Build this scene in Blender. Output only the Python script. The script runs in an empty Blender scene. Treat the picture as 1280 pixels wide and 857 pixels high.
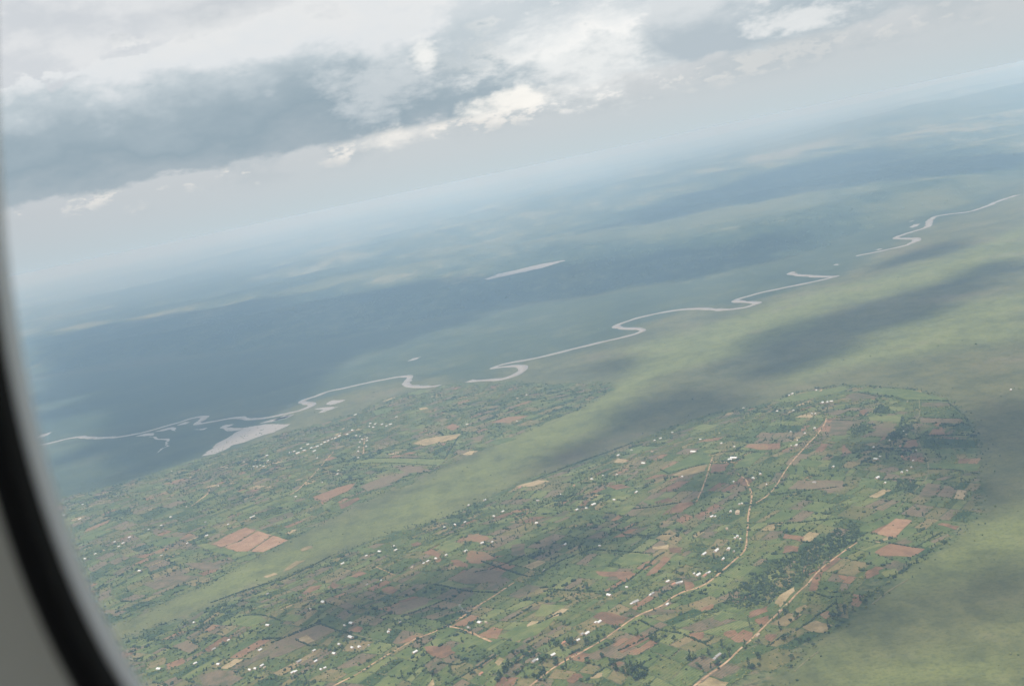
import bpy, math, random
import numpy as np
from mathutils import Matrix, Vector
from mathutils.geometry import tessellate_polygon

S = bpy.context.scene
COL = S.collection
random.seed(7)
rng = np.random.default_rng(11)
R = math.radians

# ------------------------------------------------------------------ camera, world, sun, exposure
FOCAL, ROLL, PITCH, ALT = 1545.0, R(12.0), R(7.8), 800.0      # focal length in pixels of the 1280-wide photograph
fwd = np.array([0, math.cos(PITCH), -math.sin(PITCH)])
r0 = np.array([1.0, 0, 0]); u0 = np.cross(r0, fwd)
cam_right = math.cos(ROLL) * r0 - math.sin(ROLL) * u0
cam_up = math.sin(ROLL) * r0 + math.cos(ROLL) * u0
EYE = np.array([0, 0, ALT])
CAM = Matrix([[cam_right[i], cam_up[i], -fwd[i], EYE[i]] for i in range(3)] + [[0, 0, 0, 1]])
cd = bpy.data.cameras.new('camera'); cam = bpy.data.objects.new('camera', cd); COL.objects.link(cam)
cam.matrix_world = CAM
cd.sensor_width = 23.6; cd.lens = 23.6 * FOCAL / 1280
cd.clip_start = 0.01; cd.clip_end = 600000
cd.dof.use_dof = True; cd.dof.focus_distance = 4000; cd.dof.aperture_fstop = 10.0
S.camera = cam

SUN_EL, SUN_AZ = R(52), R(205)          # azimuth from +Y towards +X: behind the camera
sun_dir = np.array([math.sin(SUN_AZ) * math.cos(SUN_EL), math.cos(SUN_AZ) * math.cos(SUN_EL), math.sin(SUN_EL)])
sd = bpy.data.lights.new('sun', 'SUN'); sd.energy = 3.0; sd.angle = R(2.0); sd.color = (1.0, 0.95, 0.87)
sun = bpy.data.objects.new('sun', sd); COL.objects.link(sun)
sun.rotation_euler = Vector(sun_dir).to_track_quat('Z', 'Y').to_euler()
S.view_settings.view_transform = 'Standard'; S.view_settings.look = 'None'
S.view_settings.exposure = 1.0; S.view_settings.gamma = 1.0
S.render.engine = 'CYCLES'
S.cycles.use_denoising = True; S.cycles.denoising_input_passes = 'RGB_ALBEDO_NORMAL'; S.cycles.denoising_prefilter = 'ACCURATE'
S.cycles.use_adaptive_sampling = False
S.cycles.max_bounces = 5; S.cycles.diffuse_bounces = 2; S.cycles.glossy_bounces = 2
S.cycles.transparent_max_bounces = 12; S.cycles.volume_bounces = 1


class Nodes:
    """short helper to wire shader nodes"""
    def __init__(self, tree):
        self.t = tree
        self.t.nodes.clear()

    def n(self, kind, **kw):
        nd = self.t.nodes.new(kind)
        for k, v in kw.items():
            setattr(nd, k, v)
        return nd

    def put(self, sock, v):
        if isinstance(v, bpy.types.NodeSocket):
            self.t.links.new(v, sock)
        elif isinstance(v, (tuple, list)):
            sock.default_value = (*v, 1.0) if len(v) == 3 and sock.type == 'RGBA' else v
        else:
            sock.default_value = v

    def math(self, op, a, b=0.0, c=0.0, clamp=False):
        nd = self.n('ShaderNodeMath', operation=op); nd.use_clamp = clamp
        for s, v in zip(nd.inputs, (a, b, c)):
            self.put(s, v)
        return nd.outputs[0]

    def mix(self, f, a, b, mode='MIX'):
        nd = self.n('ShaderNodeMix', data_type='RGBA', blend_type=mode)
        nd.clamp_factor = True
        self.put(nd.inputs[0], f); self.put(nd.inputs[6], a); self.put(nd.inputs[7], b)
        return nd.outputs[2]

    def noise(self, vec, scale, detail=4.0, rough=0.55, dist=0.0, w=None):
        nd = self.n('ShaderNodeTexNoise', noise_dimensions='3D' if w is None else '4D')
        self.put(nd.inputs['Vector'], vec); nd.inputs['Scale'].default_value = scale
        nd.inputs['Detail'].default_value = detail; nd.inputs['Roughness'].default_value = rough
        nd.inputs['Distortion'].default_value = dist
        if w is not None: nd.inputs['W'].default_value = w
        return nd.outputs['Fac']

    def step(self, x, lo, hi, a=0.0, b=1.0, smooth=True):
        nd = self.n('ShaderNodeMapRange', interpolation_type='SMOOTHSTEP' if smooth else 'LINEAR')
        for i, v in enumerate((x, lo, hi, a, b)):
            self.put(nd.inputs[i], v)
        return nd.outputs[0]

    def ramp(self, x, stops):
        nd = self.n('ShaderNodeValToRGB'); self.put(nd.inputs[0], x)
        el = nd.color_ramp.elements
        while len(el) < len(stops): el.new(0.5)
        for e, (p, c) in zip(el, stops):
            e.position = p; e.color = (*c, 1)
        return nd.outputs[0]

    def attr(self, name):
        return self.n('ShaderNodeAttribute', attribute_name=name).outputs['Fac']

    def scaled(self, vec, s):
        nd = self.n('ShaderNodeVectorMath', operation='MULTIPLY')
        self.put(nd.inputs[0], vec); nd.inputs[1].default_value = s
        return nd.outputs[0]

    def combine(self, x, y, z=0.0):
        nd = self.n('ShaderNodeCombineXYZ')
        for s, v in zip(nd.inputs, (x, y, z)): self.put(s, v)
        return nd.outputs[0]


# ---- sky: Nishita daylight with an overcast of broken cumulus drawn over it
world = bpy.data.worlds.new('World'); S.world = world; world.use_nodes = True
W = Nodes(world.node_tree)
sky = W.n('ShaderNodeTexSky', sky_type='NISHITA'); sky.sun_disc = False
sky.sun_elevation = SUN_EL; sky.sun_rotation = SUN_AZ; sky.air_density = 1.0; sky.dust_density = 3.0
STR = 0.1
d = W.n('ShaderNodeTexCoord').outputs['Generated']
sx = W.n('ShaderNodeSeparateXYZ'); W.put(sx.inputs[0], d)
dx, dy, dz = sx.outputs
el = W.math('MULTIPLY', W.math('ARCSINE', dz), 57.2958)               # degrees above the horizon
ax = W.math('MULTIPLY', W.math('ARCSINE', dx), 57.2958)               # degrees to the side
dv = W.scaled(d, (1.0, 1.0, 1.9))
n_big = W.noise(dv, 5.0, 4, 0.5)
n_mid = W.noise(dv, 14.0, 6, 0.58)
n_puff = W.noise(dv, 34.0, 7, 0.62)
n_fine = W.noise(W.scaled(d, (1.0, 1.0, 2.6)), 60.0, 6, 0.62)
def ctr(n, k): return W.math('MULTIPLY', W.math('SUBTRACT', n, 0.5), k)
def add(*v):
    o = v[0]
    for q in v[1:]: o = W.math('ADD', o, q)
    return o
front = W.step(dy, 0.0, 0.3)
def blob(cx, cy, rx, ry, soft=0.5, wob=0.0):
    a = W.math('DIVIDE', W.math('SUBTRACT', ax, cx), rx); b = W.math('DIVIDE', W.math('SUBTRACT', el, cy), ry)
    r2 = add(W.math('MULTIPLY', a, a), W.math('MULTIPLY', b, b))
    r2 = add(W.math('SQRT', r2), ctr(n_puff, -wob), ctr(n_mid, -wob))
    return W.math('MULTIPLY', W.step(r2, 1.0 + soft, 1.0 - soft), front)
K = 1.0 / STR
def c(r, g, b): return (r * K * 0.58, g * K * 0.58, b * K * 0.58)
vor = W.n('ShaderNodeTexVoronoi', feature='SMOOTH_F1', normalize=True); W.put(vor.inputs['Vector'], add3 := W.n('ShaderNodeVectorMath', operation='MULTIPLY_ADD').outputs[0])
wn = W.n('ShaderNodeTexNoise'); W.put(wn.inputs['Vector'], dv); wn.inputs['Scale'].default_value = 22.0; wn.inputs['Detail'].default_value = 4.0
ma = add3.node; W.put(ma.inputs[0], wn.outputs['Color']); ma.inputs[1].default_value = (.035, .035, .035); W.put(ma.inputs[2], dv)
vor.inputs['Scale'].default_value = 17.0; vor.inputs['Detail'].default_value = 3.0; vor.inputs['Roughness'].default_value = 0.55; vor.inputs['Smoothness'].default_value = 0.35
billow = W.math('MULTIPLY', W.math('SUBTRACT', 0.30, vor.outputs['Distance']), 2.2)      # cauliflower lumps, about -0.3 .. 0.4
def bil_(k): return W.math('MULTIPLY', billow, k)
right_pale = W.step(ax, -4.0, 8.0)
veil = W.ramp(W.math('DIVIDE', W.math('ADD', el, 1.0), 5.0, clamp=True),
              [(0.0, c(.50, .578, .615)), (0.21, c(.508, .582, .617)), (0.34, c(.518, .578, .608)), (0.46, c(.53, .575, .60)), (0.66, c(.545, .575, .595)), (1.0, c(.60, .615, .63))])
veil = W.mix(W.math('MULTIPLY', W.step(add(n_mid, bil_(0.12)), 0.44, 0.60), W.step(el, 1.2, 2.4, 0.0, 0.5)), veil, c(.44, .495, .53))
veil = W.mix(1.0, veil, W.ramp(W.math('DIVIDE', W.math('ADD', ax, 24.0), 48.0, clamp=True), [(0.0, (.90, .915, .935)), (0.45, (1, 1, 1)), (1.0, (1, 1, 1))]), 'MULTIPLY')
# far sunlit puffs under the cloud base
far_puff = W.math('MULTIPLY', W.step(add(n_puff, ctr(n_fine, 0.8), bil_(0.45), ctr(n_mid, 0.5)), 0.50, 0.64), W.math('MULTIPLY', W.step(add(el, ctr(n_mid, 2.6), bil_(0.8)), 1.7, 2.5), W.step(el, 5.5, 3.2)))
col = W.mix(W.math('MULTIPLY', far_puff, W.step(ax, 16.0, 3.0, 0.25, 0.75)), veil, c(.80, .765, .725))
# the broken deck overhead: grey undersides, bright lumpy tops, grey again above
e2 = add(el, ctr(n_mid, 3.2), ctr(n_big, 1.4), ctr(n_puff, 1.3), bil_(1.7), W.math('MULTIPLY', ax, 0.03))
deck = W.ramp(W.math('DIVIDE', e2, 14.0, clamp=True),
              [(0.17, c(.36, .425, .47)), (0.27, c(.29, .37, .425)), (0.37, c(.35, .425, .475)), (0.455, c(.49, .55, .59)), (0.52, c(.70, .72, .74)), (0.60, c(.735, .74, .745)), (0.69, c(.56, .585, .615)), (0.80, c(.70, .71, .72)), (1.0, c(.62, .64, .665))])
# crisp lumpy crest of the bright bank against greyer cloud behind it
crest = W.step(add(el, W.math('MULTIPLY', ax, -0.10), bil_(-2.6), ctr(n_puff, -2.4), ctr(n_mid, -3.0)), 9.55, 9.85)
crest = W.math('MULTIPLY', crest, W.step(ax, -9.0, -14.0))
deck = W.mix(W.math('MULTIPLY', crest, 0.85), deck, W.mix(W.step(n_mid, 0.40, 0.60), c(.58, .605, .64), c(.70, .71, .725)))
e3 = add(el, ctr(n_mid, 5.0), ctr(n_puff, 3.0), bil_(3.2), -0.3)
deck_r = W.ramp(W.math('DIVIDE', e3, 10.0, clamp=True),
              [(0.18, c(.56, .595, .62)), (0.30, c(.42, .485, .53)), (0.42, c(.48, .54, .58)), (0.50, c(.82, .815, .80)), (0.57, c(.60, .64, .67)), (0.68, c(.50, .56, .60)), (0.78, c(.80, .80, .79)), (0.9, c(.60, .63, .65)), (1.0, c(.72, .725, .73))])
deck = W.mix(right_pale, deck, deck_r)
edge = add(el, ctr(n_puff, 1.1), ctr(n_fine, 0.7), ctr(n_mid, 0.5), bil_(0.35), W.math('MULTIPLY', right_pale, -0.25))
m = W.math('MULTIPLY', W.step(edge, 2.58, 3.02), W.step(add(ax, ctr(n_mid, 14.0), W.math('MULTIPLY', el, -1.2)), 24.0, 9.0))
col = W.mix(m, col, deck)
# overhead and behind: the same broken overcast with pale blue gaps
gap = W.math('MULTIPLY', W.step(n_mid, 0.56, 0.68), W.step(el, 9.0, 20.0))
col = W.mix(W.math('MULTIPLY', gap, 0.6), col, sky.outputs[0])
# single clouds: bright gap and grey-bellied cumulus to the right, small sunlit knots
def lump(cx, cy, rx, ry, soft, wob):
    a = W.math('DIVIDE', W.math('SUBTRACT', ax, cx), rx); b = W.math('DIVIDE', W.math('SUBTRACT', el, cy), ry)
    r = W.math('SQRT', add(W.math('MULTIPLY', a, a), W.math('MULTIPLY', b, b)))
    r = add(r, ctr(n_puff, -1.6 * wob), ctr(n_fine, -1.0 * wob), bil_(-0.9 * wob), ctr(n_mid, -1.0 * wob))
    return W.math('MULTIPLY', W.step(r, 1.0 + soft, 1.0 - soft), front)
col = W.mix(W.math('MULTIPLY', lump(6.0, 4.3, 3.4, 1.7, 0.7, 1.2), 0.75), col, c(.87, .865, .85))
body = W.mix(W.step(add(el, ctr(n_mid, 3.0), ctr(n_puff, 2.4), bil_(1.5)), 3.4, 5.8), c(.44, .50, .545), c(.64, .67, .69))
col = W.mix(W.math('MULTIPLY', lump(11.5, 4.65, 2.9, 1.6, 0.10, 0.40), W.step(ax, 17.0, 11.0)), col, body)
col = W.mix(W.math('MULTIPLY', lump(15.5, 3.9, 2.2, 0.5, 0.5, 1.5), 0.6), col, c(.86, .85, .835))
col = W.mix(W.math('MULTIPLY', lump(-1.2, 5.75, 0.5, 0.5, 0.6, 1.6), 0.85), col, c(.90, .885, .85))
col = W.mix(W.math('MULTIPLY', lump(-3.6, 5.2, 2.6, 1.1, 0.8, 1.8), 0.5), col, c(.70, .72, .735))
col = W.mix(W.math('MULTIPLY', lump(-3.2, 2.45, 1.7, 0.3, 0.9, 1.8), 0.7), col, c(.88, .84, .79))
col = W.mix(W.math('MULTIPLY', lump(2.6, 3.1, 1.5, 0.42, 0.9, 1.9), 0.85), col, c(.92, .885, .83))

bg = W.n('ShaderNodeBackground'); W.put(bg.inputs[0], col); bg.inputs[1].default_value = STR
wo = W.n('ShaderNodeOutputWorld'); W.t.links.new(bg.outputs[0], wo.inputs[0])

# ------------------------------------------------------------------ small tools
def mat(name):
    m = bpy.data.materials.new(name); m.use_nodes = True
    return m, Nodes(m.node_tree)

def surface(N, color, rough=0.85, spec=0.2, normal=None, **kw):
    b = N.n('ShaderNodeBsdfPrincipled'); N.put(b.inputs['Base Color'], color); N.put(b.inputs['Roughness'], rough)
    N.put(b.inputs['Specular IOR Level'], spec)
    if normal is not None: N.put(b.inputs['Normal'], normal)
    for k, v in kw.items(): N.put(b.inputs[k.replace('_', ' ')], v)
    o = N.n('ShaderNodeOutputMaterial'); N.t.links.new(b.outputs[0], o.inputs[0])

def bump(N, h, dist, strength=1.0):
    b = N.n('ShaderNodeBump'); b.inputs['Distance'].default_value = dist; b.inputs['Strength'].default_value = strength
    N.put(b.inputs['Height'], h); return b.outputs[0]

def mesh(name, verts, faces, smooth=False):
    """verts (n,3), faces: an (m,k) array or a list of tuples"""
    me = bpy.data.meshes.new(name)
    verts = np.asarray(verts, dtype=np.float32)
    if isinstance(faces, np.ndarray):
        m, k = faces.shape
        me.vertices.add(len(verts)); me.vertices.foreach_set('co', verts.ravel())
        me.loops.add(m * k); me.loops.foreach_set('vertex_index', faces.astype(np.int32).ravel())
        me.polygons.add(m); me.polygons.foreach_set('loop_start', (np.arange(m) * k).astype(np.int32))
        me.update(calc_edges=True); me.validate()
    else:
        me.from_pydata(verts.tolist(), [], faces); me.update()
    if smooth:
        me.polygons.foreach_set('use_smooth', np.ones(len(me.polygons), dtype=bool))
    return me

def link(name, me, material=None, parent=None, **props):
    o = bpy.data.objects.new(name, me); COL.objects.link(o)
    if material is not None and me is not None and not me.materials: me.materials.append(material)
    if parent is not None: o.parent = parent
    for k, v in props.items():
        if v: o[k] = v
    return o

def float_attr(me, name, values, domain='POINT'):
    a = me.attributes.new(name, 'FLOAT', domain); a.data.foreach_set('value', np.asarray(values, dtype=np.float32))

def hash2(ix, iy, seed):
    h = (ix.astype(np.int64) * 374761393 + iy.astype(np.int64) * 668265263 + seed * 1442695041) & 0xffffffff
    h = ((h ^ (h >> 13)) * 1274126177) & 0xffffffff
    return ((h ^ (h >> 16)) & 0xffff) / 65535.0

def vnoise(x, y, seed=0):
    ix, iy = np.floor(x), np.floor(y); fx, fy = x - ix, y - iy
    fx = fx * fx * fx * (fx * (fx * 6 - 15) + 10); fy = fy * fy * fy * (fy * (fy * 6 - 15) + 10)
    a, b = hash2(ix, iy, seed), hash2(ix + 1, iy, seed); cc, dd = hash2(ix, iy + 1, seed), hash2(ix + 1, iy + 1, seed)
    return (a + (b - a) * fx) * (1 - fy) + (cc + (dd - cc) * fx) * fy

def fbm(x, y, seed=0, octaves=4, gain=0.5):
    s, amp, tot = 0.0, 1.0, 0.0
    for k in range(octaves):
        s = s + amp * vnoise(x, y, seed + 17 * k); tot += amp; amp *= gain; x = x * 2.03 + 5.1; y = y * 2.03 - 3.7
    return s / tot

def ray(px, py):
    v = fwd * FOCAL + cam_right * (px - 640) + cam_up * (428.5 - py)
    return v / np.linalg.norm(v)

def at(px, py, z=0.0):
    v = ray(px, py); return (EYE + v * ((z - ALT) / v[2]))[:2]

def flat(pts): return np.array([at(*p) for p in pts])

def sdf(px, py, poly):
    """signed distance to a polygon, positive inside"""
    poly = np.asarray(poly); n = len(poly)
    best = np.full(px.shape, 1e18); inside = np.zeros(px.shape, bool)
    for i in range(n):
        a, b = poly[i], poly[(i + 1) % n]; ex, ey = b - a; wx, wy = px - a[0], py - a[1]
        t = np.clip((wx * ex + wy * ey) / (ex * ex + ey * ey + 1e-9), 0, 1)
        best = np.minimum(best, (wx - ex * t) ** 2 + (wy - ey * t) ** 2)
        cond = (a[1] > py) != (b[1] > py)
        with np.errstate(divide='ignore', invalid='ignore'):
            inside ^= cond & (px < (b[0] - a[0]) * (py - a[1]) / (b[1] - a[1] + (1e-12 if b[1] == a[1] else 0)) + a[0])
    return np.where(inside, 1, -1) * np.sqrt(best)

def near_sdf(X, Y, poly, margin):
    """sdf evaluated only near the polygon; -1e9 elsewhere"""
    poly = np.asarray(poly); out = np.full(X.shape, -1e9)
    k = (X > poly[:, 0].min() - margin) & (X < poly[:, 0].max() + margin) & (Y > poly[:, 1].min() - margin) & (Y < poly[:, 1].max() + margin)
    out[k] = sdf(X[k], Y[k], poly); return out

def smooth01(x, lo, hi):
    t = np.clip((x - lo) / (hi - lo), 0, 1); return t * t * (3 - 2 * t)

# ------------------------------------------------------------------ what was surveyed from the photograph (photo pixels, dropped onto the terrain)
road_list = [
 ('bright orange track by the smoke plume', 12.0, [(556.5, 782.6), (570, 775.5), (584, 766.5), (598.5, 756)]),
 ('curving main dirt road', 6.0, [(920.9, 591.0), (932.2, 599.8), (938.4, 613.6), (939.7, 623.6), (935.9, 642.9), (933.8, 668.0), (931.2, 686.8), (917.5, 700.5), (890.0, 724.2), (872.5, 734.2), (855.0, 739.2), (840.0, 746.8), (825.0, 758.0), (800.0, 768.0), (780.0, 780.5), (750.0, 801.8), (725.0, 815.5), (700.0, 829.2), (665.0, 855.5), (645.0, 869.2)]),
 ('orange ridge track', 5.0, [(1033.2, 519.5), (1031.5, 528.3), (1025.2, 538.3), (1013.9, 550.9), (997.6, 568.4), (985.1, 583.5), (972.5, 603.5), (960.0, 618.6), (945.0, 628.6)]),
 ('short straight orange track', 6.0, [(891.5, 568.9), (887.0, 583.5), (880.8, 603.5), (871.2, 626.1)]),
 ('orange driveway of the large white compound', 5.0, [(891.5, 577.0), (905.8, 577.5), (922.1, 578.0)]),
 ('pale track across the far end of the ridge', 4.0, [(1149.3, 500.7), (1149.3, 519.5), (1145.6, 523.3), (1144.3, 535.8), (1150.6, 558.4), (1159.4, 576.0), (1159.4, 593.5), (1153.1, 603.5), (1133.0, 623.6), (1120.5, 638.7)]),
 ('orange road along the woodlot', 5.0, [(1071.2, 678.0), (1047.5, 694.2), (1022.5, 714.2), (1010.0, 729.2), (997.5, 740.5), (975.0, 764.2), (960.0, 778.0), (952.5, 785.5), (937.5, 800.5), (922.5, 813.0), (910.0, 825.5), (886.2, 843.0), (870.0, 855.5), (855.0, 868.0)]),
 ('orange road at the bottom edge', 6.0, [(405.0, 868.0), (417.5, 856.8), (445.0, 843.0), (462.5, 831.8), (482.5, 819.2), (502.5, 808.0), (520.0, 798.0), (540.0, 790.5), (557.5, 781.8), (580.0, 769.2), (597.5, 756.8), (615.0, 746.0), (642.5, 728.0)]),
 ('short orange branch track', 7.0, [(557.5, 781.8), (580.0, 786.8), (615.0, 801.8)]),
 ('thin orange path between the plots', 3.5, [(466.2, 706.8), (491.2, 718.0)]),
 ('pale lane by the white sheds', 4.0, [(425.0, 786.8), (445.0, 793.0), (465.0, 799.2)]),
 ('village street', 6.0, [(330.0, 584.7), (340.0, 579.7), (362.6, 570.9), (385.1, 562.2), (412.7, 550.9), (432.8, 542.1), (442.8, 538.3)]),
 ('short village side street', 8.0, [(455.9, 544.6), (454.9, 555.9), (454.1, 567.2)]),
 ('straight tan track below the village', 6.0, [(416.5, 564.7), (400.2, 583.5), (391.4, 593.5), (375.1, 609.8), (362.6, 618.6)]),
 ('faint tan track under the village', 5.0, [(432.8, 591.0), (411.5, 604.8), (386.4, 618.6)]),
 ('bent orange track', 7.0, [(260.3, 607.8), (261.5, 612.5), (258.0, 618.4), (248.6, 625.4), (239.2, 632.4)]),
 ('pale track by the wetland edge', 6.0, [(212.3, 600.8), (212.3, 605.5), (201.7, 613.7), (180.6, 620.7), (147.8, 630.1)]),
 ('tan path above the striped field', 4.0, [(224.2, 691.0), (207.8, 699.2), (186.7, 707.4)]),
 ('grassy footpath on the marsh edge', 4.0, [(1135.0, 724.2), (1110.0, 739.2), (1090.0, 755.5)]),
 ('lower footpath on the marsh edge', 4.0, [(1022.5, 814.2), (1006.2, 826.8), (992.5, 839.2)]),
]
river_a = [(12.7, 563.1), (41.6, 557.3), (58.9, 554.4), (79.1, 549.2), (96.5, 545.8), (110.9, 546.6), (126.8, 547.2), (154.3, 545.2), (180.3, 540.0), (203.5, 533.6), (226.6, 527.0), (245.4, 521.2), (256.9, 520.6), (254.1, 524.1), (245.4, 528.4), (249.7, 529.9), (275.7, 524.9), (293.1, 521.8), (303.2, 522.1), (311.9, 524.4), (333.6, 521.8), (359.6, 516.3), (376.9, 512.5), (387.9, 508.2), (389.9, 504.7), (376.9, 502.1), (385.6, 497.5), (400.0, 493.7), (407.7, 489.4), (435.3, 483.7), (465.4, 476.9), (488.0, 472.6), (500.5, 470.4), (510.5, 470.1), (512.5, 472.6), (507.5, 478.2), (510.5, 481.7), (525.6, 483.2), (548.2, 482.2)]
river_b = [(585.8, 475.9), (610.8, 474.9), (628.4, 473.6), (643.4, 468.6), (653.0, 461.1), (649.7, 457.3), (633.4, 457.8), (615.9, 459.8), (628.4, 455.1), (660.0, 449.3), (685.0, 444.1), (716.2, 436.2), (747.5, 428.4), (778.8, 421.2), (797.5, 416.2), (804.7, 413.4), (799.1, 411.2), (778.8, 410.0), (768.8, 408.1), (775.6, 404.7), (797.5, 397.2), (825.6, 390.9), (850.6, 386.9), (872.5, 385.6), (891.2, 386.6), (903.8, 387.2), (928.8, 384.7), (944.4, 380.0), (950.0, 378.4), (935.0, 377.5), (917.8, 376.2), (925.6, 372.8), (944.4, 367.5), (960.0, 363.8), (985.1, 358.5), (1010.2, 353.5), (1035.2, 348.0), (1046.5, 345.2), (1035.2, 345.7), (1012.7, 345.0), (995.1, 343.4), (987.1, 341.9), (992.6, 339.4)]
river_c = [(1070.3, 319.6), (1090.4, 316.1), (1110.5, 311.6), (1130.5, 307.3), (1144.3, 301.6), (1146.1, 298.8), (1135.5, 298.1), (1118.5, 297.8), (1128.0, 293.5), (1143.1, 289.0), (1159.4, 283.3), (1161.9, 277.7), (1164.4, 273.5), (1173.2, 269.7), (1190.7, 267.2), (1210.8, 264.7), (1230.8, 258.9), (1248.4, 251.4), (1271.0, 243.9)]
pond_list = [
 ('large flooded pool beside the river, dotted with reeds', [(255.5, 568.9), (261.3, 562.2), (275.7, 553.0), (290.2, 542.9), (307.5, 534.2), (330.7, 530.1), (363.9, 529.9), (348.0, 537.1), (319.1, 547.2), (290.2, 557.3), (270.0, 566.0)]),
 ('ragged backwater between the river and the large pool', [(275.2, 533.3), (284.4, 530.1), (291.6, 530.4), (283.0, 534.2), (307.5, 534.5), (297.4, 538.0), (284.4, 538.8)]),
 ('thin side channel below the river bend', [(323.4, 529.3), (342.2, 523.5), (367.7, 517.7), (359.6, 521.8), (339.3, 527.0)]),
 ('narrow winding creek south of the river', [(189.0, 544.9), (203.5, 547.2), (209.8, 548.1), (213.9, 549.8), (209.8, 554.4), (203.5, 561.7), (195.4, 566.9), (203.5, 559.6), (206.9, 553.6), (205.8, 549.8), (191.9, 546.3)]),
 ('long narrow backwater along the river', [(168.8, 545.2), (180.3, 542.0), (191.9, 540.8), (191.9, 543.7), (180.3, 544.6)]),
 ('broken backwater of small inlets', [(194.8, 539.1), (203.5, 536.2), (215.0, 533.6), (220.8, 534.8), (218.5, 538.8), (212.1, 536.5), (203.5, 538.5)]),
 ('slim pool under the river bank', [(222.3, 531.3), (229.5, 527.8), (237.6, 527.3), (232.4, 529.9)]),
 ('tiny pool below the river loop', [(241.6, 536.8), (249.7, 535.9), (259.8, 534.5), (254.1, 537.1)]),
 ('pale wedge of water at the window edge', [(41.6, 548.6), (50.2, 543.7), (65.3, 539.4), (58.9, 543.7), (50.2, 546.6)]),
 ('upper pool beside the village bank', [(409.0, 503.2), (415.2, 500.2), (431.5, 499.5), (425.3, 502.7), (415.2, 505.7), (407.7, 505.5)]),
 ('two-lobed pool below the upper pool', [(393.9, 510.8), (403.9, 508.8), (422.8, 508.3), (412.7, 512.0), (405.7, 514.8), (397.7, 515.8), (402.7, 512.0)]),
 ('flat sliver of water under the bend', [(342.5, 524.6), (355.0, 519.5), (367.6, 517.5), (357.6, 522.0), (345.0, 525.3)]),
 ('small isolated pool beyond the river', [(509.3, 451.6), (516.8, 447.6), (526.1, 446.1), (519.3, 449.6)]),
 ('far narrow lake in the blue woodland', [(606.2, 348.8), (622.5, 342.5), (647.5, 336.9), (669.4, 331.6), (694.4, 326.9), (706.9, 325.3), (694.4, 330.0), (675.6, 335.6), (653.8, 340.0), (631.9, 344.7), (610.0, 349.4)]),
 ('pinkish pool beside the far river', [(1137.3, 284.3), (1141.8, 280.8), (1149.8, 279.7), (1146.8, 282.8), (1141.1, 284.5)]),
 ('tiny far pool near the hidden bend', [(1042.3, 331.4), (1045.3, 329.9), (1049.8, 330.2), (1046.5, 331.4)]),
 ('narrow far pool below the far loop', [(1094.2, 312.6), (1097.9, 311.1), (1102.9, 310.8), (1099.2, 312.6)]),
 ('sliver of water above the pinkish pool', [(1135.0, 277.2), (1139.3, 276.0), (1142.6, 276.0), (1139.3, 277.0)]),
]
spur_outline = [(156.2, 795.3), (193.7, 783.6), (264.0, 758.9), (306.2, 737.9), (334.4, 727.3), (400, 704), (415, 694), (457, 678), (490, 665), (552, 648), (608, 622), (665, 596), (728, 576), (780, 558), (840, 533), (891, 517), (960, 504), (997.6, 489.4), (1052.8, 480.2), (1100.4, 483.7), (1145.6, 486.9), (1183.2, 497.0), (1205.8, 518.3), (1223.3, 543.4), (1228.3, 578.5), (1225.8, 603.5), (1220.8, 642.9), (1190.0, 675.5), (1167.5, 691.8), (1120.0, 719.2), (1090.0, 750.5), (1060.0, 773.0), (1035.0, 793.0), (1002.5, 823.0), (980.0, 843.0), (970.0, 857.2), (955, 900), (800, 1010), (300, 1010), (120, 900), (120, 815)]
peninsula_outline = [(123.4, 788.2), (144.5, 780.0), (177.3, 769.5), (210.1, 750.7), (240.6, 737.9), (275.8, 723.8), (299.2, 708.6), (334.4, 689.8), (360.1, 674.6), (397.5, 656.8), (422.5, 643.0), (450.3, 628.6), (515.5, 603.5), (553.2, 583.5), (590.8, 567.2), (660.0, 538.3), (665.1, 535.8), (697.7, 522.0), (727.8, 509.5), (762.9, 488.2), (762.9, 478.2), (740.3, 476.9), (690.2, 480.7), (652.5, 476.9), (615.9, 478.2), (565.7, 479.4), (548.2, 483.7), (525.6, 487.7), (490.5, 495.7), (445.3, 515.8), (402.7, 528.3), (365.1, 538.3), (340.0, 545.9), (319.1, 554.4), (238.2, 576.1), (191.9, 590.6), (145.6, 605.0), (87.8, 619.5), (58.9, 625.3), (10, 640), (10, 790)]
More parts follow.
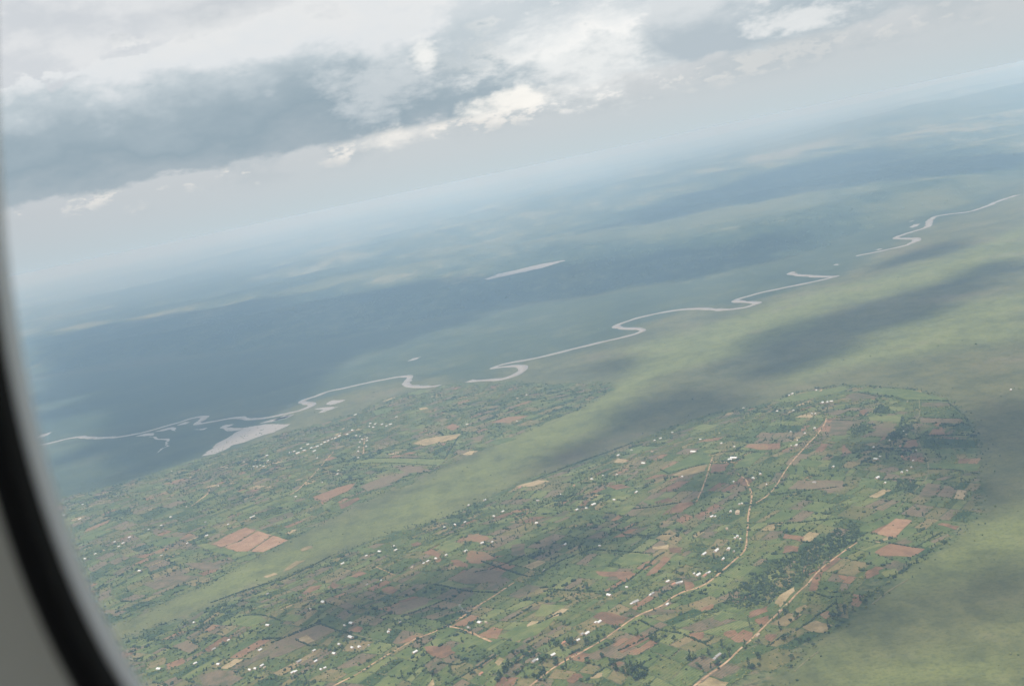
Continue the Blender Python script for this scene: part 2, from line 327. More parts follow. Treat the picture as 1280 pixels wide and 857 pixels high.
field_list = [
 ('rust', [(747.5, 765.5), (757.5, 764.2), (785.0, 771.8), (778.8, 779.2), (765.0, 781.8), (742.5, 770.5)]),
 ('rust', [(745.0, 714.2), (787.5, 714.2), (796.2, 718.0), (780.0, 726.8), (772.5, 720.5), (747.5, 719.2)]),
 ('rust', [(806.2, 719.2), (830.0, 695.5), (840.0, 696.8), (820.0, 715.5), (810.0, 720.0)]),
 ('rust', [(836.2, 684.2), (852.5, 684.2), (850.0, 690.5), (837.5, 690.5)]),
 ('rust', [(772.5, 813.0), (790.0, 796.0), (810.0, 793.0), (812.5, 798.0), (790.0, 809.2), (780.0, 815.5)]),
 ('rust', [(786.2, 818.0), (790.0, 813.0), (800.0, 808.5), (815.0, 805.5), (807.5, 813.0), (792.5, 819.2)]),
 ('rust', [(707.5, 851.8), (715.0, 841.8), (725.0, 841.8), (728.8, 845.5), (717.5, 854.2)]),
 ('rust', [(763.8, 829.2), (772.5, 826.8), (777.5, 829.2), (770.0, 834.2)]),
 ('rust', [(767.5, 808.0), (777.5, 796.8), (785.0, 798.0), (775.0, 806.8)]),
 ('rust', [(872.5, 761.8), (890.0, 754.2), (895.0, 756.8), (880.0, 765.5)]),
 ('rust', [(860.0, 793.0), (880.0, 790.5), (877.5, 799.2), (865.0, 800.5)]),
 ('rust', [(905.0, 790.5), (917.5, 786.8), (920.0, 793.0), (910.0, 796.8)]),
 ('rust', [(912.5, 798.0), (927.5, 787.2), (942.5, 790.5), (937.5, 799.8), (922.5, 803.0)]),
 ('rust', [(935.0, 765.5), (960.0, 758.0), (960.0, 763.0), (940.0, 771.8)]),
 ('rust', [(943.8, 775.5), (960.0, 769.2), (960.0, 778.0), (950.0, 781.8)]),
 ('rust', [(855.0, 726.8), (867.5, 728.0), (870.0, 733.0), (857.5, 737.5)]),
 ('tan', [(736.2, 848.0), (747.5, 840.5), (753.8, 840.5), (750.0, 846.8)]),
 ('tan', [(871.2, 855.5), (886.2, 846.8), (910.0, 853.0), (907.5, 860.5), (872.5, 860.5)]),
 ('tan', [(815.0, 684.2), (835.0, 680.5), (836.2, 685.5), (820.0, 686.8)]),
 ('wood', [(905.0, 753.0), (915.0, 740.5), (935.0, 725.5), (960.0, 710.5), (965.0, 753.0), (935.0, 763.0), (922.5, 760.5)]),
 ('wood', [(860.0, 783.0), (865.0, 775.5), (902.5, 754.2), (902.5, 760.5), (880.0, 773.0)]),
 ('wood', [(785.0, 840.5), (800.0, 833.0), (810.0, 838.0), (805.0, 850.5), (790.0, 850.5)]),
 ('green', [(767.5, 703.0), (780.0, 693.0), (810.0, 691.8), (820.0, 698.0), (800.0, 703.0), (780.0, 708.0)]),
 ('green', [(677.5, 754.2), (707.5, 756.8), (685.0, 769.2), (667.5, 770.5)]),
 ('green', [(890.0, 771.8), (902.5, 765.5), (920.0, 770.5), (900.0, 776.8)]),
 ('green', [(640.0, 793.0), (672.5, 778.0), (702.5, 768.0), (672.5, 793.0), (640.0, 803.0)]),
 ('muted', [(765.0, 806.8), (740.0, 815.5), (732.5, 823.0), (747.5, 825.5), (760.0, 815.5)]),
 ('muted', [(797.5, 768.0), (825.0, 760.5), (855.0, 763.0), (830.0, 768.0)]),
 ('wood', [(960.0, 708.0), (980.0, 693.0), (1000.0, 688.0), (1025.0, 673.0), (1042.5, 665.5), (1055.0, 658.0), (1062.5, 648.0), (1075.0, 663.0), (1070.0, 674.2), (1055.0, 685.5), (1037.5, 699.2), (1022.5, 708.5), (1007.5, 725.5), (995.0, 730.5), (975.0, 744.2), (960.0, 753.0)]),
 ('wood', [(1100.0, 735.5), (1115.0, 723.0), (1135.0, 705.5), (1145.0, 703.0), (1135.0, 711.8), (1120.0, 720.5), (1105.0, 733.0), (1085.0, 748.0), (1075.0, 753.0), (1077.5, 743.0)]),
 ('rust', [(1092.5, 690.5), (1112.5, 679.2), (1157.5, 686.8), (1140.0, 695.5), (1100.0, 694.2)]),
 ('rust', [(1080.0, 715.5), (1092.5, 708.0), (1103.8, 709.2), (1092.5, 720.5), (1082.5, 723.0)]),
 ('rust', [(1047.5, 718.0), (1060.0, 720.5), (1060.0, 725.5), (1052.5, 724.2)]),
 ('rust', [(1000.0, 714.2), (1010.0, 709.2), (1020.0, 711.8), (1012.5, 718.0)]),
 ('rust', [(977.5, 690.5), (982.5, 681.8), (1000.0, 683.0), (997.5, 689.2), (985.0, 690.5)]),
 ('rust', [(978.8, 673.0), (980.0, 666.8), (1006.2, 670.5), (1005.0, 676.8)]),
 ('rust', [(1172.5, 655.5), (1177.5, 653.0), (1200.0, 658.0), (1195.0, 661.8)]),
 ('rust', [(958.8, 793.0), (970.0, 793.0), (965.0, 800.5), (958.8, 800.5)]),
 ('rust', [(1022.5, 768.0), (1035.0, 763.0), (1042.5, 768.0), (1032.5, 773.0)]),
 ('striped', [(1095.0, 665.5), (1120.0, 648.0), (1140.0, 650.5), (1120.0, 670.5), (1110.0, 671.8)]),
 ('tan', [(1002.5, 783.0), (1020.0, 775.5), (1040.0, 781.8), (1027.5, 790.5), (1015.0, 790.5)]),
 ('tan', [(968.8, 753.0), (975.0, 744.2), (992.5, 733.0), (992.5, 738.0), (975.0, 758.0)]),
 ('tan', [(992.5, 760.5), (1005.0, 755.5), (1010.0, 758.0), (997.5, 766.8)]),
 ('green', [(1100.0, 715.5), (1120.0, 710.5), (1122.5, 715.5), (1107.5, 720.5)]),
 ('green', [(1146.2, 680.5), (1160.0, 675.5), (1167.5, 679.2), (1157.5, 684.2)]),
 ('green', [(960.0, 675.5), (975.0, 671.8), (977.5, 678.0), (960.0, 681.8)]),
 ('green', [(960.0, 694.2), (975.0, 693.0), (978.8, 696.8), (960.0, 700.5)]),
 ('rust', [(1020.2, 564.7), (1026.5, 554.6), (1036.5, 554.6), (1027.7, 564.7)]),
 ('rust', [(1052.8, 567.2), (1054.0, 554.6), (1057.8, 560.9), (1065.3, 565.9)]),
 ('rust', [(1126.8, 560.9), (1133.0, 550.9), (1145.6, 549.6), (1146.8, 558.4)]),
 ('rust', [(1159.4, 543.4), (1168.2, 535.8), (1181.9, 537.1), (1180.7, 543.4)]),
 ('rust', [(958.7, 554.6), (975.0, 553.4), (975.0, 560.9), (958.7, 562.2)]),
 ('rust', [(1074.1, 513.3), (1084.1, 512.0), (1084.1, 518.3), (1072.9, 518.3)]),
 ('muted', [(1035.2, 543.4), (1040.3, 524.6), (1085.4, 524.6), (1070.3, 530.8), (1060.3, 538.3), (1055.3, 544.6)]),
 ('muted', [(1087.9, 544.6), (1100.4, 529.6), (1121.8, 529.6), (1113.0, 538.3), (1108.0, 545.9)]),
 ('muted', [(1148.1, 621.1), (1158.1, 603.5), (1175.7, 606.1), (1168.2, 621.1)]),
 ('muted', [(1178.2, 614.8), (1180.7, 607.3), (1193.2, 608.6), (1192.0, 614.8)]),
 ('muted', [(1057.8, 494.5), (1067.8, 490.7), (1090.4, 493.2), (1095.4, 497.0), (1065.3, 500.7)]),
 ('muted', [(1151.8, 503.2), (1185.7, 503.2), (1190.7, 507.0), (1151.8, 508.3)]),
 ('muted', [(985.1, 611.1), (997.6, 601.0), (1055.3, 601.0), (1050.3, 613.6)]),
 ('muted', [(1150.6, 522.0), (1200.8, 523.3), (1205.8, 528.3), (1150.6, 528.3)]),
 ('green', [(1035.2, 550.9), (1042.8, 544.6), (1055.3, 547.1), (1047.8, 553.4)]),
 ('green', [(1075.4, 552.1), (1082.9, 547.1), (1102.9, 547.1), (1095.4, 553.4)]),
 ('green', [(995.1, 581.0), (1007.6, 573.5), (1030.2, 578.5), (1020.2, 583.5)]),
 ('green', [(1072.9, 489.4), (1100.4, 484.4), (1140.6, 486.9), (1155.6, 491.9), (1183.2, 498.2), (1180.7, 500.7), (1135.5, 499.5), (1100.4, 493.2)]),
 ('green', [(1163.1, 578.5), (1223.3, 579.7), (1223.3, 588.5), (1163.1, 584.7)]),
 ('green', [(1085.4, 520.8), (1125.5, 518.3), (1125.5, 527.1), (1087.9, 525.8)]),
 ('green', [(967.5, 500.7), (1010.2, 489.4), (1055.3, 483.2), (1060.3, 486.9), (1020.2, 497.0), (985.1, 503.2)]),
 ('wood', [(1060.3, 538.3), (1065.3, 532.1), (1080.4, 529.6), (1089.2, 534.6), (1080.4, 540.9), (1067.8, 547.1)]),
 ('wood', [(1056.6, 555.9), (1065.3, 553.4), (1080.4, 555.9), (1082.9, 560.9), (1065.3, 563.4)]),
 ('wood', [(1089.2, 517.0), (1100.4, 505.7), (1113.0, 510.8), (1110.5, 517.0)]),
 ('wood', [(1108.0, 548.4), (1123.0, 533.3), (1140.6, 528.3), (1143.1, 535.8), (1130.5, 543.4), (1118.0, 550.9)]),
 ('wood', [(1115.5, 613.6), (1123.0, 601.0), (1145.6, 602.3), (1143.1, 613.6)]),
 ('dark', [(1154.4, 550.9), (1165.6, 547.1), (1222.1, 550.9), (1223.3, 559.7), (1155.6, 559.7)]),
 ('dark', [(1150.6, 509.5), (1193.2, 509.5), (1200.8, 521.3), (1150.6, 520.8)]),
 ('tan', [(1141.8, 488.2), (1153.1, 488.9), (1151.8, 490.7), (1143.1, 490.2)]),
 ('tan', [(840.6, 593.5), (865.7, 583.5), (884.5, 580.2), (880.8, 588.5), (855.7, 594.8)]),
 ('tan', [(766.6, 578.5), (772.9, 572.2), (785.5, 574.7), (780.4, 578.5)]),
 ('tan', [(645.0, 607.3), (672.6, 599.8), (687.6, 601.0), (660.1, 608.6)]),
 ('rust', [(887.0, 591.0), (890.8, 580.5), (910.8, 579.2), (905.8, 588.5)]),
 ('rust', [(930.9, 558.4), (935.9, 554.6), (961.0, 554.6), (961.0, 562.2), (940.9, 560.9)]),
 ('rust', [(757.9, 607.3), (775.4, 604.8), (788.0, 608.6), (770.4, 612.3)]),
 ('rust', [(818.1, 627.4), (838.1, 621.1), (840.6, 626.1), (820.6, 629.9)]),
 ('green', [(835.6, 593.5), (825.6, 588.5), (865.7, 568.4), (888.3, 569.7), (887.0, 578.5), (865.7, 582.2)]),
 ('green', [(757.9, 618.6), (770.4, 612.3), (785.5, 616.1), (780.4, 619.8)]),
 ('green', [(878.2, 564.7), (885.8, 562.2), (903.3, 562.2), (893.3, 567.2)]),
 ('green', [(662.6, 641.2), (677.6, 634.9), (702.7, 641.2)]),
 ('green', [(865.7, 535.8), (880.8, 529.6), (890.8, 530.8), (885.8, 538.3)]),
 ('green', [(915.9, 586.0), (935.9, 567.2), (958.5, 565.9), (935.9, 583.5)]),
 ('green', [(780.4, 563.4), (800.5, 557.2), (825.6, 558.4), (795.5, 567.2)]),
 ('green', [(803.0, 626.1), (830.6, 621.1), (835.6, 626.1), (810.5, 631.1)]),
 ('rust', [(581.2, 669.2), (597.5, 666.8), (613.8, 673.0), (600.0, 678.0), (582.5, 675.5)]),
 ('rust', [(581.2, 698.0), (587.5, 688.0), (605.0, 689.2), (617.5, 696.8), (602.5, 704.2), (590.0, 704.2)]),
 ('rust', [(530.0, 690.5), (540.0, 685.5), (550.0, 693.0), (547.5, 696.8), (535.0, 693.0)]),
 ('rust', [(562.5, 700.5), (572.5, 699.2), (585.0, 705.5), (582.5, 709.2), (567.5, 705.5)]),
 ('rust', [(437.5, 720.5), (447.5, 714.2), (460.0, 715.5), (445.0, 721.8)]),
 ('rust', [(378.8, 740.5), (387.5, 733.0), (403.8, 730.5), (390.0, 739.2)]),
 ('rust', [(408.8, 734.2), (415.0, 728.0), (427.5, 730.5), (417.5, 735.5)]),
 ('rust', [(512.5, 680.5), (522.5, 676.8), (527.5, 680.5), (517.5, 683.0)]),
 ('rust', [(437.5, 788.0), (447.5, 781.8), (453.8, 784.2), (450.0, 790.5)]),
 ('rust', [(530.0, 808.0), (560.0, 806.8), (570.0, 815.5), (552.5, 823.0), (537.5, 818.0)]),
 ('rust', [(566.2, 781.8), (590.0, 768.0), (598.8, 770.5), (580.0, 782.5)]),
 ('rust', [(597.5, 793.0), (615.0, 784.2), (630.0, 785.5), (622.5, 798.0), (610.0, 798.0)]),
 ('rust', [(500.0, 803.0), (515.0, 793.0), (527.5, 795.5), (512.5, 801.8)]),
 ('rust', [(475.0, 736.8), (487.5, 731.8), (497.5, 736.8), (490.0, 741.8)]),
 ('muted', [(560.0, 723.0), (592.5, 709.2), (630.0, 714.2), (617.5, 728.0), (580.0, 729.2)]),
 ('muted', [(483.8, 765.5), (500.0, 753.0), (532.5, 748.0), (535.0, 754.2), (500.0, 768.0)]),
 ('muted', [(337.5, 805.5), (397.5, 779.2), (420.0, 788.0), (390.0, 803.0), (355.0, 818.0), (337.5, 823.0)]),
 ('muted', [(638.8, 680.5), (655.0, 679.2), (656.2, 694.2), (640.0, 694.2)]),
 ('tan', [(371.2, 799.2), (382.5, 794.2), (393.8, 800.5), (385.0, 804.2)]),
 ('tan', [(638.8, 801.8), (645.0, 796.8), (652.5, 798.0), (647.5, 803.0)]),
 ('tan', [(620.0, 828.0), (625.0, 820.5), (632.5, 824.2), (625.0, 830.5)]),
 ('green', [(542.5, 685.5), (557.5, 675.5), (580.0, 680.5), (560.0, 690.5)]),
 ('green', [(545.0, 730.5), (560.0, 725.5), (592.5, 733.0), (565.0, 736.0)]),
 ('green', [(590.0, 736.0), (622.5, 737.5), (615.0, 741.8), (592.5, 740.5)]),
 ('green', [(542.5, 796.8), (563.8, 785.0), (570.0, 788.0), (552.5, 798.5)]),
 ('green', [(572.5, 808.0), (587.5, 801.8), (602.5, 796.8), (605.0, 803.0), (580.0, 810.5)]),
 ('green', [(425.0, 725.5), (437.5, 719.2), (452.5, 725.5), (440.0, 730.5)]),
 ('green', [(462.5, 756.8), (480.0, 750.5), (480.0, 755.5), (467.5, 759.2)]),
 ('green', [(427.5, 835.5), (445.0, 830.5), (452.5, 834.2), (432.5, 843.0)]),
 ('green', [(622.5, 795.5), (660.0, 775.5), (660.0, 785.5), (637.5, 798.0)]),
 ('green', [(445.0, 685.5), (465.0, 684.2), (470.0, 689.2), (450.0, 690.5)]),
 ('green', [(485.0, 793.0), (470.0, 788.0), (462.5, 795.5), (480.0, 800.5)]),
 ('green', [(500.0, 768.0), (532.5, 754.2), (557.5, 749.2), (530.0, 760.5)]),
 ('green', [(246.5, 681.6), (254.7, 678.6), (273.4, 684.0), (261.7, 687.5)]),
 ('green', [(261.7, 687.9), (274.6, 684.4), (296.9, 689.8), (287.5, 694.5)]),
 ('green', [(291.0, 781.2), (294.5, 774.2), (310.9, 767.1), (334.4, 774.2), (315.6, 783.6)]),
 ('green', [(299.2, 699.2), (308.6, 694.5), (321.5, 696.8), (310.9, 700.8)]),
 ('green', [(353.1, 774.2), (364.8, 767.1), (381.2, 769.5), (369.5, 777.7)]),
 ('green', [(100.0, 673.4), (123.4, 664.0), (142.2, 661.7), (114.1, 674.6)]),
 ('green', [(182.0, 680.4), (212.5, 671.1), (231.2, 669.9), (200.8, 682.8)]),
 ('striped', [(264.0, 680.4), (285.1, 668.7), (306.2, 658.9), (320.3, 662.9), (296.9, 676.9), (278.1, 682.8)]),
 ('striped', [(280.5, 683.2), (299.2, 676.9), (321.5, 663.3), (339.0, 668.7), (310.9, 688.6), (296.9, 689.3)]),
 ('striped', [(313.3, 688.9), (340.2, 669.2), (360.1, 674.6), (329.7, 689.8)]),
 ('rust', [(376.5, 741.4), (400.0, 730.8), (401.1, 734.3), (381.2, 742.5)]),
 ('muted', [(214.8, 807.0), (231.2, 801.1), (250.0, 807.0), (238.3, 815.2)]),
 ('muted', [(247.6, 844.5), (273.4, 836.3), (306.2, 846.8), (287.5, 856.2), (254.7, 856.2)]),
 ('muted', [(289.8, 837.5), (353.1, 802.3), (371.9, 797.6), (381.2, 801.1), (310.9, 830.4)]),
 ('muted', [(177.3, 729.7), (198.4, 725.0), (221.9, 717.9), (250.0, 720.3), (231.2, 727.3), (193.7, 736.7)]),
 ('muted', [(231.2, 703.9), (264.0, 701.5), (278.1, 710.9), (252.3, 713.2)]),
 ('tan', [(329.7, 720.3), (343.7, 715.6), (346.1, 717.9), (334.4, 721.9)]),
 ('tan', [(351.9, 714.4), (369.5, 701.5), (381.2, 700.4), (362.5, 712.1)]),
 ('tan', [(375.4, 686.3), (388.3, 681.6), (391.8, 684.0), (378.9, 688.6)]),
 ('tan', [(515.5, 554.6), (530.6, 548.4), (575.7, 542.1), (570.7, 548.4), (530.6, 557.2)]),
 ('tan', [(521.8, 510.8), (533.1, 508.8), (534.4, 510.8), (525.6, 512.0)]),
 ('rust', [(613.4, 528.3), (635.9, 520.8), (661.0, 519.5), (635.9, 528.3)]),
 ('rust', [(390.2, 621.1), (422.8, 608.6), (445.3, 603.5), (435.3, 613.6), (405.2, 626.1)]),
 ('rust', [(422.8, 631.1), (447.8, 621.1), (450.3, 623.6), (427.8, 636.2)]),
 ('rust', [(555.7, 534.6), (565.7, 529.6), (575.7, 533.3), (565.7, 538.3)]),
 ('green', [(440.3, 578.5), (460.4, 573.5), (555.7, 573.5), (555.7, 576.0), (548.2, 581.5), (460.4, 579.7)]),
 ('green', [(465.4, 513.3), (490.5, 508.3), (493.0, 512.0), (470.4, 519.5)]),
 ('green', [(508.0, 491.9), (525.6, 486.9), (540.6, 488.2), (520.6, 493.7)]),
 ('green', [(610.8, 553.4), (635.9, 545.9), (646.0, 548.4), (620.9, 555.9)]),
 ('muted', [(585.8, 548.4), (605.8, 543.4), (600.8, 550.9)]),
 ('muted', [(495.5, 584.7), (520.6, 582.2), (540.6, 588.5), (510.5, 591.0)]),
 ('muted', [(447.8, 608.6), (480.4, 596.0), (515.5, 588.5), (495.5, 601.0), (460.4, 613.6)]),
]
house_list = [
 (444.1, 518.8, 1.1, 'white'),
 (441.1, 538.3, 1.3, 'white'),
 (445.3, 545.1, 1.2, 'white'),
 (450.3, 545.9, 1.0, 'white'),
 (452.4, 549.6, 1.0, 'white'),
 (450.3, 552.9, 1.0, 'white'),
 (459.1, 547.9, 1.1, 'white'),
 (458.9, 551.4, 1.0, 'white'),
 (449.1, 559.2, 1.0, 'white'),
 (457.9, 558.4, 1.0, 'white'),
 (447.8, 564.7, 1.0, 'white'),
 (448.3, 572.2, 0.8, 'white'),
 (462.9, 529.6, 1.0, 'white'),
 (469.2, 530.3, 1.0, 'white'),
 (462.1, 533.3, 1.0, 'white'),
 (467.1, 534.3, 1.0, 'white'),
 (477.4, 530.8, 1.0, 'white'),
 (482.9, 532.8, 1.0, 'white'),
 (488.0, 530.8, 1.2, 'white'),
 (495.5, 521.5, 0.8, 'white'),
 (362.6, 565.9, 1.0, 'white'),
 (367.6, 564.7, 1.0, 'white'),
 (372.1, 566.7, 1.2, 'white'),
 (376.4, 560.9, 1.0, 'white'),
 (384.6, 555.9, 1.1, 'white'),
 (380.1, 563.4, 1.0, 'white'),
 (388.9, 560.4, 1.2, 'white'),
 (392.7, 564.2, 1.2, 'white'),
 (396.4, 558.4, 1.0, 'white'),
 (401.4, 555.9, 1.0, 'white'),
 (405.7, 553.4, 1.0, 'white'),
 (410.2, 551.4, 1.0, 'white'),
 (415.2, 548.9, 1.0, 'white'),
 (419.0, 547.9, 1.0, 'white'),
 (424.0, 545.4, 1.2, 'white'),
 (434.0, 543.4, 1.2, 'white'),
 (429.0, 536.3, 1, 'tan'),
 (421.5, 593.0, 1.3, 'white'),
 (422.8, 588.5, 1.0, 'white'),
 (396.4, 573.0, 1.0, 'white'),
 (369.6, 621.1, 0.9, 'white'),
 (402.7, 603.5, 0.9, 'white'),
 (658.0, 494.0, 1.2, 'white'),
 (646.5, 498.2, 1.0, 'tan'),
 (646.5, 526.6, 1.0, 'white'),
 (584.5, 530.8, 1.0, 'white'),
 (649.7, 609.8, 1, 'rust'),
 (585.8, 631.6, 1.0, 'white'),
 (605.8, 625.4, 1.1, 'white'),
 (628.4, 639.9, 1.1, 'white'),
 (929.7, 510.3, 1.0, 'white'),
 (818.1, 550.9, 1.0, 'white'),
 (825.6, 548.4, 1.0, 'white'),
 (840.6, 540.9, 1.0, 'white'),
 (898.3, 542.1, 1, 'tan'),
 (875.7, 549.6, 0.8, 'white'),
 (867.0, 565.2, 2.0, 'white'),
 (917.6, 573.0, 2.4, 'white'),
 (913.4, 575.0, 1.4, 'white'),
 (917.6, 558.9, 1.1, 'white'),
 (901.6, 554.6, 0.9, 'white'),
 (772.4, 569.7, 1.2, 'white'),
 (789.7, 562.9, 0.8, 'white'),
 (804.8, 579.5, 1.7, 'white'),
 (815.5, 564.7, 0.8, 'tan'),
 (753.6, 594.8, 0.8, 'white'),
 (770.7, 594.0, 1, 'white'),
 (740.3, 599.3, 1.1, 'white'),
 (852.7, 596.5, 1.3, 'white'),
 (717.7, 607.3, 1, 'rust'),
 (795.2, 615.6, 1.1, 'white'),
 (768.2, 625.1, 1.2, 'white'),
 (700.2, 618.6, 0.8, 'white'),
 (741.6, 631.1, 1.3, 'white'),
 (733.3, 635.4, 1.1, 'white'),
 (720.8, 637.7, 1.1, 'white'),
 (672.6, 626.1, 1.1, 'grey'),
 (941.7, 598.5, 1.6, 'white'),
 (951.0, 593.0, 1, 'white'),
 (917.6, 602.8, 1, 'white'),
 (924.1, 630.6, 0.9, 'white'),
 (927.4, 629.9, 0.9, 'white'),
 (913.4, 639.9, 1, 'white'),
 (922.1, 641.2, 2.2, 'tan'),
 (958.0, 606.1, 0.8, 'white'),
 (990.1, 492.7, 1.2, 'white'),
 (986.3, 494.5, 1.0, 'white'),
 (1020.2, 488.2, 1.0, 'white'),
 (1026.2, 488.9, 1, 'tan'),
 (971.3, 514.5, 1.3, 'white'),
 (991.3, 514.0, 1.2, 'white'),
 (987.1, 515.8, 1, 'tan'),
 (1014.7, 517.8, 1, 'white'),
 (1019.2, 517.8, 1.1, 'white'),
 (1027.7, 504.0, 1.4, 'white'),
 (1034.0, 503.0, 1.2, 'white'),
 (1039.5, 502.0, 1.2, 'white'),
 (1018.2, 535.8, 1.0, 'white'),
 (1005.9, 542.1, 1.0, 'white'),
 (988.3, 540.1, 0.7, 'white'),
 (995.1, 557.2, 1.4, 'white'),
 (988.8, 557.7, 0.8, 'white'),
 (1091.7, 559.7, 1.1, 'white'),
 (1095.4, 574.2, 1.3, 'white'),
 (1100.4, 570.9, 0.9, 'white'),
 (1125.5, 558.4, 1.2, 'rust'),
 (1128.0, 571.7, 1.1, 'rust'),
 (1145.6, 563.4, 0.8, 'white'),
 (1141.6, 576.7, 1.0, 'white'),
 (1139.3, 584.7, 0.7, 'white'),
 (1133.8, 589.0, 1.1, 'white'),
 (1127.3, 591.0, 1.0, 'white'),
 (1096.7, 597.8, 1.3, 'white'),
 (1106.2, 604.1, 1.0, 'white'),
 (1041.5, 584.0, 1.1, 'white'),
 (1018.2, 603.5, 0.9, 'grey'),
 (1129.3, 539.6, 0.9, 'white'),
 (1133.0, 543.4, 0.8, 'tan'),
 (1111.7, 550.9, 0.8, 'white'),
 (1134.3, 502.5, 0.9, 'grey'),
 (1263.4, 487.7, 0.9, 'white'),
 (996.4, 550.9, 0.7, 'white'),
 (618.0, 645.5, 1.2, 'white'),
 (569.5, 656.0, 1.0, 'white'),
 (581.2, 653.0, 0.8, 'white'),
 (491.8, 683.0, 1.2, 'white'),
 (494.5, 688.0, 1.2, 'white'),
 (475.0, 689.8, 1.2, 'white'),
 (457.8, 695.0, 1.0, 'white'),
 (428.0, 705.0, 1.4, 'white'),
 (556.2, 659.2, 0.8, 'white'),
 (529.5, 704.5, 1, 'white'),
 (534.5, 702.0, 1.1, 'white'),
 (545.5, 698.5, 1, 'white'),
 (582.0, 689.2, 1.4, 'white'),
 (557.5, 694.2, 0.9, 'white'),
 (602.5, 679.2, 1.1, 'white'),
 (615.0, 678.0, 1, 'white'),
 (515.0, 709.8, 1.2, 'tan'),
 (404.5, 753.0, 1.4, 'white'),
 (388.0, 761.2, 0.9, 'white'),
 (458.8, 731.2, 0.9, 'grey'),
 (476.2, 726.0, 0.8, 'white'),
 (439.5, 779.2, 1.5, 'white'),
 (431.2, 782.0, 0.9, 'white'),
 (438.8, 796.8, 1.9, 'white'),
 (424.5, 805.5, 1.2, 'white'),
 (449.5, 809.2, 1.3, 'white'),
 (440.8, 810.0, 1, 'white'),
 (461.2, 806.8, 0.8, 'grey'),
 (418.2, 817.2, 1.3, 'white'),
 (373.8, 827.2, 1.3, 'grey'),
 (394.5, 826.8, 1.2, 'white'),
 (369.2, 839.8, 1.1, 'white'),
 (366.0, 840.8, 1, 'white'),
 (406.2, 835.0, 0.9, 'white'),
 (401.8, 837.0, 0.9, 'white'),
 (392.5, 813.5, 0.8, 'white'),
 (600.0, 778.5, 1.5, 'white'),
 (608.0, 778.0, 1, 'tan'),
 (586.2, 784.8, 1, 'grey'),
 (487.5, 787.5, 1.2, 'tan'),
 (485.8, 790.5, 1, 'white'),
 (518.8, 815.5, 1.1, 'white'),
 (601.2, 842.5, 1.4, 'rust'),
 (500.0, 778.0, 0.8, 'grey'),
 (889.5, 646.2, 1.1, 'white'),
 (893.8, 646.0, 1, 'white'),
 (908.8, 661.2, 1, 'tan'),
 (922.0, 671.0, 1.0, 'white'),
 (925.5, 674.0, 0.9, 'white'),
 (918.8, 673.0, 0.8, 'white'),
 (880.0, 693.0, 1.6, 'white'),
 (895.5, 688.8, 1.7, 'white'),
 (910.8, 686.8, 1.4, 'white'),
 (903.8, 699.2, 1, 'white'),
 (917.5, 689.5, 0.8, 'grey'),
 (867.5, 717.5, 0.8, 'white'),
 (872.5, 719.2, 1.4, 'white'),
 (886.2, 716.0, 1.2, 'white'),
 (880.5, 720.0, 1.3, 'rust'),
 (883.0, 717.5, 1, 'grey'),
 (834.5, 727.2, 1.2, 'white'),
 (847.5, 729.2, 1.2, 'grey'),
 (842.0, 730.5, 1, 'rust'),
 (851.5, 728.0, 1, 'white'),
 (783.8, 734.2, 0.8, 'white'),
 (761.8, 744.2, 1.2, 'white'),
 (815.5, 742.2, 1.2, 'grey'),
 (812.5, 744.2, 0.9, 'white'),
 (794.2, 753.0, 1.5, 'grey'),
 (789.5, 755.0, 1, 'white'),
 (833.8, 756.0, 1, 'white'),
 (748.8, 778.0, 1.2, 'white'),
 (744.2, 778.5, 1, 'white'),
 (727.5, 793.0, 1, 'grey'),
 (733.5, 792.2, 1.2, 'white'),
 (722.5, 800.5, 1.2, 'white'),
 (690.8, 819.2, 1.4, 'white'),
 (667.5, 826.8, 1.3, 'grey'),
 (671.8, 824.8, 1.0, 'white'),
 (706.2, 681.0, 1.1, 'white'),
 (671.2, 654.2, 1, 'white'),
 (750.0, 682.5, 0.9, 'white'),
 (680.0, 713.0, 0.8, 'grey'),
 (897.5, 820.0, 1.7, 'grey'),
 (893.0, 824.0, 1.2, 'grey'),
 (947.0, 794.5, 1.2, 'tan'),
 (703.8, 804.2, 1.2, 'rust'),
 (974.5, 763.8, 0.8, 'tan'),
 (79.8, 644.4, 1.2, 'white'),
 (99.8, 649.1, 1.0, 'white'),
 (103.3, 630.8, 1.0, 'white'),
 (214.6, 589.1, 1.0, 'white'),
 (213.9, 646.5, 1.0, 'white'),
 (201.7, 657.0, 1.3, 'white'),
 (185.8, 662.2, 0.9, 'white'),
 (161.9, 671.8, 1.0, 'white'),
 (143.1, 677.6, 1.2, 'white'),
 (153.7, 679.3, 1.2, 'white'),
 (148.5, 683.3, 1, 'white'),
 (119.2, 692.6, 1.2, 'white'),
 (130.2, 688.0, 1, 'tan'),
 (106.8, 698.7, 1.1, 'white'),
 (256.8, 652.8, 0.8, 'grey'),
 (284.9, 655.8, 0.9, 'white'),
 (258.4, 669.9, 1.2, 'white'),
 (234.0, 679.5, 1, 'white'),
 (313.7, 647.2, 1.1, 'white'),
 (317.2, 645.5, 0.9, 'white'),
 (272.7, 607.8, 1.4, 'white'),
 (238.0, 596.8, 1, 'tan'),
 (333.4, 569.8, 1.0, 'white'),
 (305.3, 577.3, 0.9, 'white'),
 (317.2, 583.2, 1.1, 'white'),
 (321.2, 583.9, 1.0, 'white'),
 (325.2, 582.0, 1.0, 'white'),
 (329.4, 583.2, 1.2, 'white'),
 (334.8, 576.2, 1.0, 'white'),
 (233.3, 633.6, 1, 'white'),
 (175.0, 713.7, 1.4, 'white'),
 (201.9, 694.5, 0.8, 'white'),
 (243.0, 778.2, 1.1, 'white'),
 (334.4, 742.5, 0.9, 'grey'),
 (335.1, 781.7, 1.2, 'white'),
 (325.0, 812.8, 1.4, 'white'),
 (285.6, 800.4, 0.8, 'white'),
